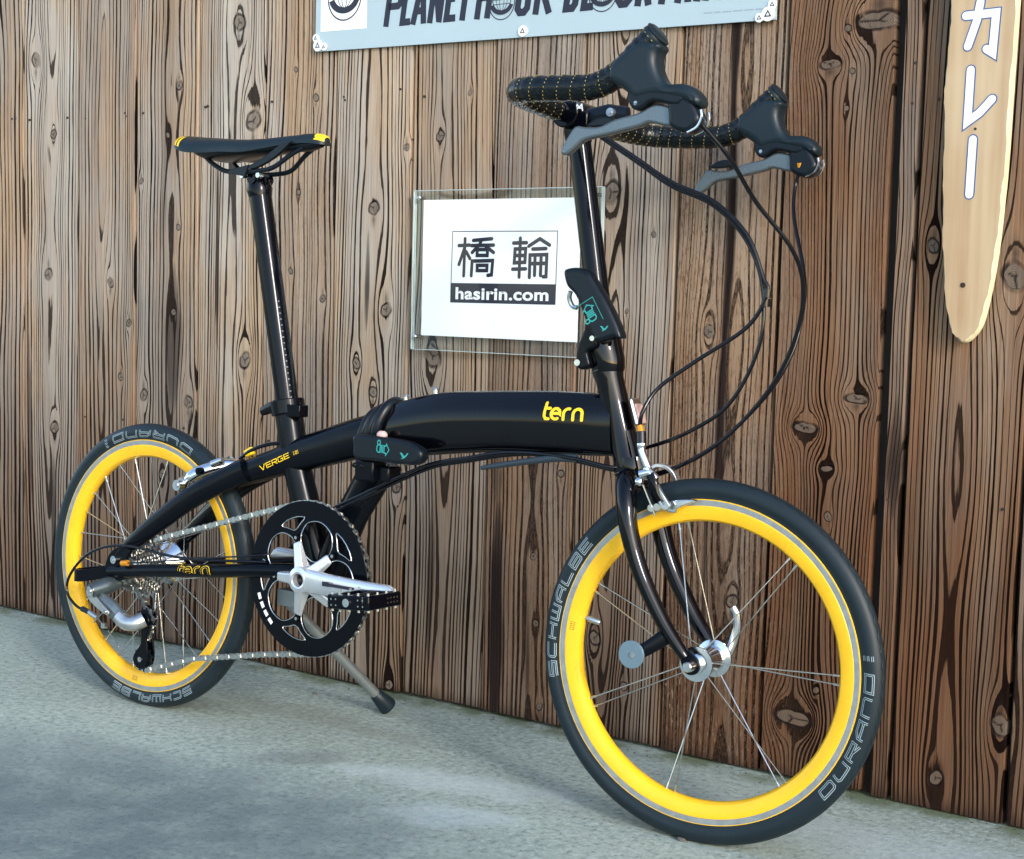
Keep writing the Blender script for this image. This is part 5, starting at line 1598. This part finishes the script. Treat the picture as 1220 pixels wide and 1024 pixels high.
for yy in (-.0520, -.0390): pillow('derailleur_cage', [cg], yy, .0013, .0004, M['anod'], derailleur)
for (cx, cz) in ((.0430, .1500), (.0400, .0880)):
    poly = []
    for t in range(11):
        for da, dr in ((0, 0), (.35, 0), (.45, .004), (.6, .004), (.75, 0)):
            a = 2 * math.pi * (t + da) / 11; poly.append((cx + (.0165 + dr) * math.cos(a), cz + (.0165 + dr) * math.sin(a)))
    b_ = MB(); b_.plate(poly, -.0478, -.0436); b_.build('jockey_wheel', M['plastic'], derailleur, smooth=False)
    b_ = MB(); b_.cyl((cx, -.0548, cz), (cx, -.0530, cz), .0042, 12); b_.build('jockey_bolt', M['steel'], derailleur)

pillow('derailleur_plate', [crom([(-.0440, .1900), (-.0300, .1880), (-.0080, .1740), (.0080, .1640), (.0050, .1580), (-.0140, .1640), (-.0380, .1770)], 3, True)], -.0905, .0016, .0006, M['brushed'], derailleur)
b_ = MB()
for x, z in ((-.0370, .1835), (.0010, .1625)): b_.cyl((x, -.0945, z), (x, -.088, z), .0030, 10)
b_.build('link_pin', M['steel'], derailleur)
pillow('upper_cage', [crom([(.0260, .1500), (.0270, .1640), (.0380, .1720), (.0520, .1690), (.0610, .1560), (.0560, .1410), (.0400, .1400)], 3, True)], -.0400, .0014, .0005, M['anod'], derailleur)
for k_ in range(3):
    b_ = MB(); b_.box((-.0245 + k_ * .0022, -.0805, .1925 - k_ * .0004), (.0010, .014, .016)); b_.build('spring_ring', M['anod'], derailleur)

# ---- chain: closed loop over ring, cassette and jockey wheels
def tangent_loop():
    pts = []
    def ar(cx, cz, r, a0, a1, n):
        for a in np.linspace(a0, a1, n): pts.append((cx + r * math.cos(R(a)), cz + r * math.sin(R(a))))
    ar(BB.x, BB.z, CR - .003, 107, -77, 60)             # round the front of the ring
    pts.append((.300, .1350)); pts.append((.15, .1050))
    ar(.0400, .0880, .0180, -80, -250, 14)
    pts.append((.0455, .1180))
    ar(.0430, .1500, .0175, -60, 95, 12)
    ar(0, TR, .0330, -60, -250, 26)
    return pts


lp = tangent_loop(); lp.append(lp[0])
cum = [0]
for a, c in zip(lp[:-1], lp[1:]): cum.append(cum[-1] + math.dist(a, c))
tot = cum[-1]; nl = int(tot / .0123); ch = MB()


def at_(s_):
    s_ %= tot; i = min(max(int(np.searchsorted(cum, s_)), 1), len(lp) - 1); t = (s_ - cum[i - 1]) / max(cum[i] - cum[i - 1], 1e-9)
    x = lp[i - 1][0] + (lp[i][0] - lp[i - 1][0]) * t; z = lp[i - 1][1] + (lp[i][1] - lp[i - 1][1]) * t
    y = -.0440 if x > .06 else -.0445 + (.06 - x) * .06
    return np.array((x, y, z))


for k in range(nl):
    p0_, p1_ = at_(k * tot / nl), at_((k + 1) * tot / nl); d = p1_ - p0_; d = d / np.linalg.norm(d); nn = np.array((-d[2], 0, d[0]))
    w_ = .0032 if k % 2 else .0022
    for s_ in (-1, 1):
        poly = []
        for t, hgt in ((-.0030, .0022), (-.0015, .0042), (.0015, .0042), (.0050, .0019), (.0085, .0042), (.0112, .0042), (.0130, .0022)):
            poly.append(p0_ + d * t + nn * hgt)
        poly += [p0_ + d * t - nn * hgt for t, hgt in ((.0130, .0022), (.0112, .0042), (.0085, .0042), (.0050, .0019), (.0015, .0042), (-.0015, .0042), (-.0030, .0022))]
        y0 = s_ * w_; y1 = s_ * (w_ + .0009); n_ = len(poly)
        vs = [p + (0, y0, 0) for p in poly] + [p + (0, y1, 0) for p in poly]
        ch.add(vs, [tuple(range(n_)), tuple(reversed(range(n_, 2 * n_)))] + [((i + 1) % n_, i, i + n_, (i + 1) % n_ + n_) for i in range(n_)])
    ch.cyl(p0_ + (0, -.0036, 0), p0_ + (0, .0036, 0), .0017, 6)
tag(ch.build('chain', M['chain'], bike, smooth=False), kind='stuff')

# ---- rear brake
b_ = MB(); b_.tube(crom([(.102, -.030, .3640), (.112, -.032, .3770), (.128, -.026, .3890), (.146, -.014, .3970), (.160, .000, .4010), (.170, .010, .4010)], 5), [.0075] * 6 + [.0095] * 12 + [.0105] * 8, 14, flat=.75)
rear_brake = b_.build('brake_caliper', M['alu'], bike)
b_ = MB(); b_.tube([(.100, -.036, .3690), (.104, -.022, .3720)], [.0092, .0092], 18); b_.tube([(.094, -.0175, .377), (.112, -.0155, .389)], [.0042, .0045], 10); b_.build('brake_pad', M['brushed'], rear_brake)
b_ = MB(); b_.cyl((.1010, -.046, .3665), (.1010, -.036, .3665), .0085, 20); b_.cyl((.1010, -.0475, .3665), (.1010, -.045, .3665), .0040, 8); b_.build('pad_bolt', M['alu'], rear_brake)
b_ = MB(); b_.cyl((.1360, -.036, .3905), (.1360, -.028, .3905), .0058, 16); b_.cyl((.1360, -.0375, .3905), (.1360, -.0355, .3905), .0030, 6); b_.build('pivot_bolt', M['anod'], rear_brake)
b_ = MB(); b_.tube([(.150, -.020, .402), (.168, -.016, .410)], [.0062, .0050], 12); b_.build('caliper_bolt', M['steel'], rear_brake)
b_ = MB(); b_.tube(crom([(.098, .030, .3690), (.112, .030, .3860), (.135, .020, .3990), (.16, .010, .406)], 4), .0085, 12, flat=.7); b_.build('caliper_arm', M['alu'], rear_brake)
b_ = MB(); b_.box((.214, -.006, .4250), (.018, .010, .012), Matrix.Rotation(R(-25), 3, 'Y')); b_.build('cable_stop', M['yellowpaint'], bike, bevel=.003)
b_ = MB(); b_.tube(crom([(.196, -.008, .414), (.222, -.010, .4290), (.250, -.008, .4390), (.272, 0, .4430)], 4), .0030, 8); b_.build('brake_cable', M['cable'], bike)

# ---- front brake (steered space)
b_ = MB(); b_.tube(crom([(-.0895, -.032, .2640), (-.0890, -.033, .2560), (-.0830, -.034, .2440), (-.0740, -.034, .2270)], 4), [.0062] * 3 + [.0050] * 10, 14)
front_brake = b_.build('brake_caliper', M['alu'], bike, FRONT)
b_ = MB(); b_.tube([(-.0915, -.031, .2790), (-.0900, -.032, .2640)], [.0060, .0064], 14); b_.build('cable_boot', M['cable'], front_brake)
b_ = MB(); b_.tube([(-.0945, -.030, .2860), (-.0918, -.031, .2785)], [.0040, .0048], 12); b_.build('ferrule', M['amber'], front_brake)
b_ = MB(); b_.tube([(-.0860, -.036, .2260), (-.0740, -.036, .2300), (-.0660, -.034, .2220)], [.0070, .0060, .0050], 12); b_.ball((-.0880, -.036, .2165), .0062, 12); b_.ball((-.0780, -.038, .2330), .0048, 10); b_.build('caliper_link', M['alu'], front_brake)
b_ = MB(); b_.tube(crom([(-.0740, -.037, .2270), (-.0680, -.038, .2160), (-.0650, -.037, .2040), (-.0600, -.034, .1950)], 4), [.0068] * 13, 12, flat=.6); b_.build('caliper_arm', M['anod'], front_brake)
pillow('caliper_arm', [[(-.0715, .2140), (-.0625, .2155), (-.0555, .2060), (-.0440, .1910), (-.0470, .1850), (-.0535, .1850), (-.0660, .2010)], [(-.0670, .2085), (-.0635, .2095), (-.0505, .1925), (-.0530, .1900)]], -.0345, .0030, .0008, M['brushed'], front_brake)
pillow('brake_pad', [crom([(-.0560, .1925), (-.0420, .1975), (-.0200, .2000), (-.0175, .1972), (-.0380, .1880), (-.0420, .1815), (-.0560, .1835)], 3, True)], -.0210, .0052, .0016, M['alu'], front_brake)
b_ = MB()
for x, z in ((-.0720, .1850), (-.0560, .1900), (-.0640, .1870)): b_.cyl((x, -.032, z), (x, -.018, z), .0046, 12)
b_.tube([(-.084, -.034, .214), (-.0660, -.030, .1760)], [.0013, .0013], 6); b_.build('caliper_bolt', M['steel'], front_brake)
b_ = MB(); rings = []
sp_ = crom([(-.0980, 0, .2270), (-.0900, 0, .2345), (-.0790, 0, .2350), (-.0690, 0, .2285), (-.0640, 0, .2170), (-.0620, 0, .2000)], 5)
for i_, p in enumerate(sp_):
    t = sp_[min(i_ + 1, len(sp_) - 1)] - sp_[max(i_ - 1, 0)]; t = t / np.linalg.norm(t); nn = np.array((-t[2], 0, t[0])) * .0024
    y0, y1 = .004 + .018 * i_ / len(sp_), .020 + .014 * i_ / len(sp_)
    rings.append([p + nn + (0, y0, 0), p + nn + (0, y1, 0), p - nn + (0, y1, 0), p - nn + (0, y0, 0)])
b_.loft(rings); b_.build('caliper_arm', M['brushed'], front_brake, bevel=.0008)
b_ = MB(); b_.cyl((-.0930, -.014, .2230), (-.0930, .004, .2230), .0062, 14); b_.cyl((-.0930, -.017, .2230), (-.0930, -.013, .2230), .0036, 6); b_.build('caliper_bolt', M['steel'], front_brake)

# ---- cables (brake and shift housings in steered space)
CABLE1 = [(.0345, -.185, .6305), (.057, -.15, .5961), (.0696, -.1, .5551), (.0998, -.05, .5024), (.1041, -.02, .4557), (.088, 0, .3964), (.0529, .01, .334), (-.0027, .015, .2735), (-.0709, .02, .2311), (-.1281, .03, .2129)]
CABLE2 = [(.0147, .178, .6295), (.0089, .180, .6047), (.0218, .15, .5629), (.0573, .1, .4942), (.0761, .06, .4499), (.0725, .04, .3869), (.0431, .03, .3284), (-.0177, .025, .2638), (-.071, .02, .2321), (-.1283, .03, .2162)]
CABLE3 = [(-.1925, -.03, .6602), (-.1792, -.02, .6508), (-.1287, -.01, .6194), (-.0851, 0, .5917), (-.0267, 0, .5674), (.0202, 0, .5264), (.0442, 0, .4758), (.051, 0, .4557), (.0276, 0, .4143), (-.0341, -.005, .3704), (-.0786, -.015, .3345), (-.0914, -.03, .3043), (-.0945, -.03, .2842)]
CABLE4 = [(-.2105, .01, .6649), (-.1912, .01, .6503), (-.1385, .01, .6181), (-.0895, .01, .5878), (-.0299, .008, .5631), (.0159, .006, .5218), (.0418, .005, .466), (.0433, .005, .3947), (.0075, .01, .321), (-.0509, .02, .2805), (-.1105, .03, .2567), (-.1596, .04, .2451)]
for cb in (CABLE1, CABLE2, CABLE3, CABLE4):
    b_ = MB(); b_.tube(crom(cb, 8), .0026, 10); b_.build('cable_housing', M['cable'], bike, FRONT)
b_ = MB()
for c_ in ((.0505, .002, .4560), (.0480, .004, .4450)): b_.tube([Vector(c_) + Vector((0, 0, -.005)), Vector(c_) + Vector((.0005, 0, .005))], .0056, 10)
b_.build('cable_tie', M['cable'], bike, FRONT)
b_ = MB(); b_.tube([(.0147, .178, .6295), (.0150, .176, .6380)], .0042, 10); b_.build('ferrule', M['amber'], bike, FRONT)
for dy, dz in ((-.012, 0), (-.020, .004)):
    up_ = [(.872, .004, .4600 + dz), (.8583, dy, .4530 + dz), (.8076, dy - .008, .4600 + dz), (.7425, dy - .008, .4640 + dz * .5), (.6893, dy - .008, .4585 + dz), (.6348, dy - .008, .4470 + dz), (.5784, dy - .008, .4350 + dz), (.5209, dy - .008, .4120 + dz), (.4619, dy - .012, .3830 + dz), (.4008, dy - .010, .3530 + dz), (.380, dy, .330)]
    b_ = MB(); b_.tube(crom(up_, 6), .0026, 10); b_.build('cable_housing', M['cable'], bike)
b_ = MB(); b_.tube(crom([(.305, -.050, .285), (.2868, -.062, .2815), (.1755, -.070, .2640), (.080, -.072, .2480), (.0201, -.071, .2390)], 6), .0013, 8); b_.build('shift_cable', M['cable'], bike)
b_ = MB(); b_.tube([(.0260, -.0712, .2400), (.0130, -.0712, .2378)], [.0046, .0046], 12); b_.build('ferrule', M['amber'], bike)
b_ = MB(); b_.tube(crom([(.300, -.052, .272), (.1757, -.069, .2629), (.1127, -.070, .2618), (.0381, -.070, .2661), (-.0193, -.072, .2609), (-.0677, -.075, .2406), (-.1004, -.078, .2057), (-.1033, -.080, .1782), (-.0800, -.081, .1600), (-.0530, -.080, .1545)], 7), .0022, 10); b_.build('cable_housing', M['cable'], bike)
b_ = MB(); b_.tube([(-.0660, -.0805, .1570), (-.0500, -.080, .1535)], [.0044, .0040], 12); b_.build('cable_boot', M['rubber'], bike)

# ---- kickstand (reaches the ground on the wall side)
inv = bike.matrix_basis.inverted() if False else Matrix.Rotation(LEAN, 4, 'X')
foot_w = Vector((.3320, .2190, 0.0)); foot = inv @ foot_w
k0 = Vector((.262, .040, .196)); dk_ = (foot - k0).normalized()
b_ = MB(); b_.tube([k0, foot - dk_ * .030], [.0082, .0082], 18); b_.box((.268, .040, .205), (.040, .022, .024)); b_.build('kickstand', M['stand'], bike)
e1 = Vector((-dk_.y, dk_.x, 0)).normalized(); e2 = dk_.cross(e1)
tip = foot - dk_ * (.0150 * math.sqrt(1 - dk_.z ** 2) / abs(dk_.z) * .95)
b_ = MB(); rings = []
for t, r_ in ((-.034, .0092), (-.032, .0106), (-.020, .0122), (-.004, .0150), (0, .0146)):
    rings.append([(tip + dk_ * t) + (e1 * math.cos(a) + e2 * math.sin(a)) * r_ for a in np.linspace(0, 2 * math.pi, 20, endpoint=False)])
b_.loft(rings)
b_.build('kickstand_foot', M['rubber'], bike)

# ------------------------------------------------------------------ small stones on the concrete
for (x, y, r_, lab) in ((.1632, .2197, .0036, 'small dark stone on the concrete near the chainring'), (.978, -.012, .0048, 'small stone lying under the front tyre')):
    b_ = MB(); b_.ball((0, 0, r_ * .5), r_, 10, (1.3, 1, .65))
    for i, v in enumerate(b_.v): b_.v[i] = tuple(c * (1 + rng.uniform(-.12, .12)) for c in v)
    o = b_.build('pebble', M['pebble']); o.location = (x, y, 0); tag(o, lab, 'stone')

gr_ = MB()
for k in range(260):
    x = rng.uniform(-.9, 1.45); y = WALL_Y - .0086 * x - abs(rng.gauss(0, .018)) - .004; r_ = rng.uniform(.0006, .0019)
    gr_.ball((x, y, r_ * .4), r_, 6, (rng.uniform(.8, 1.6), 1, .7))
tag(gr_.build('grit', M['pebble']), 'loose grit lying along the foot of the plank wall', 'grit', kind='stuff')
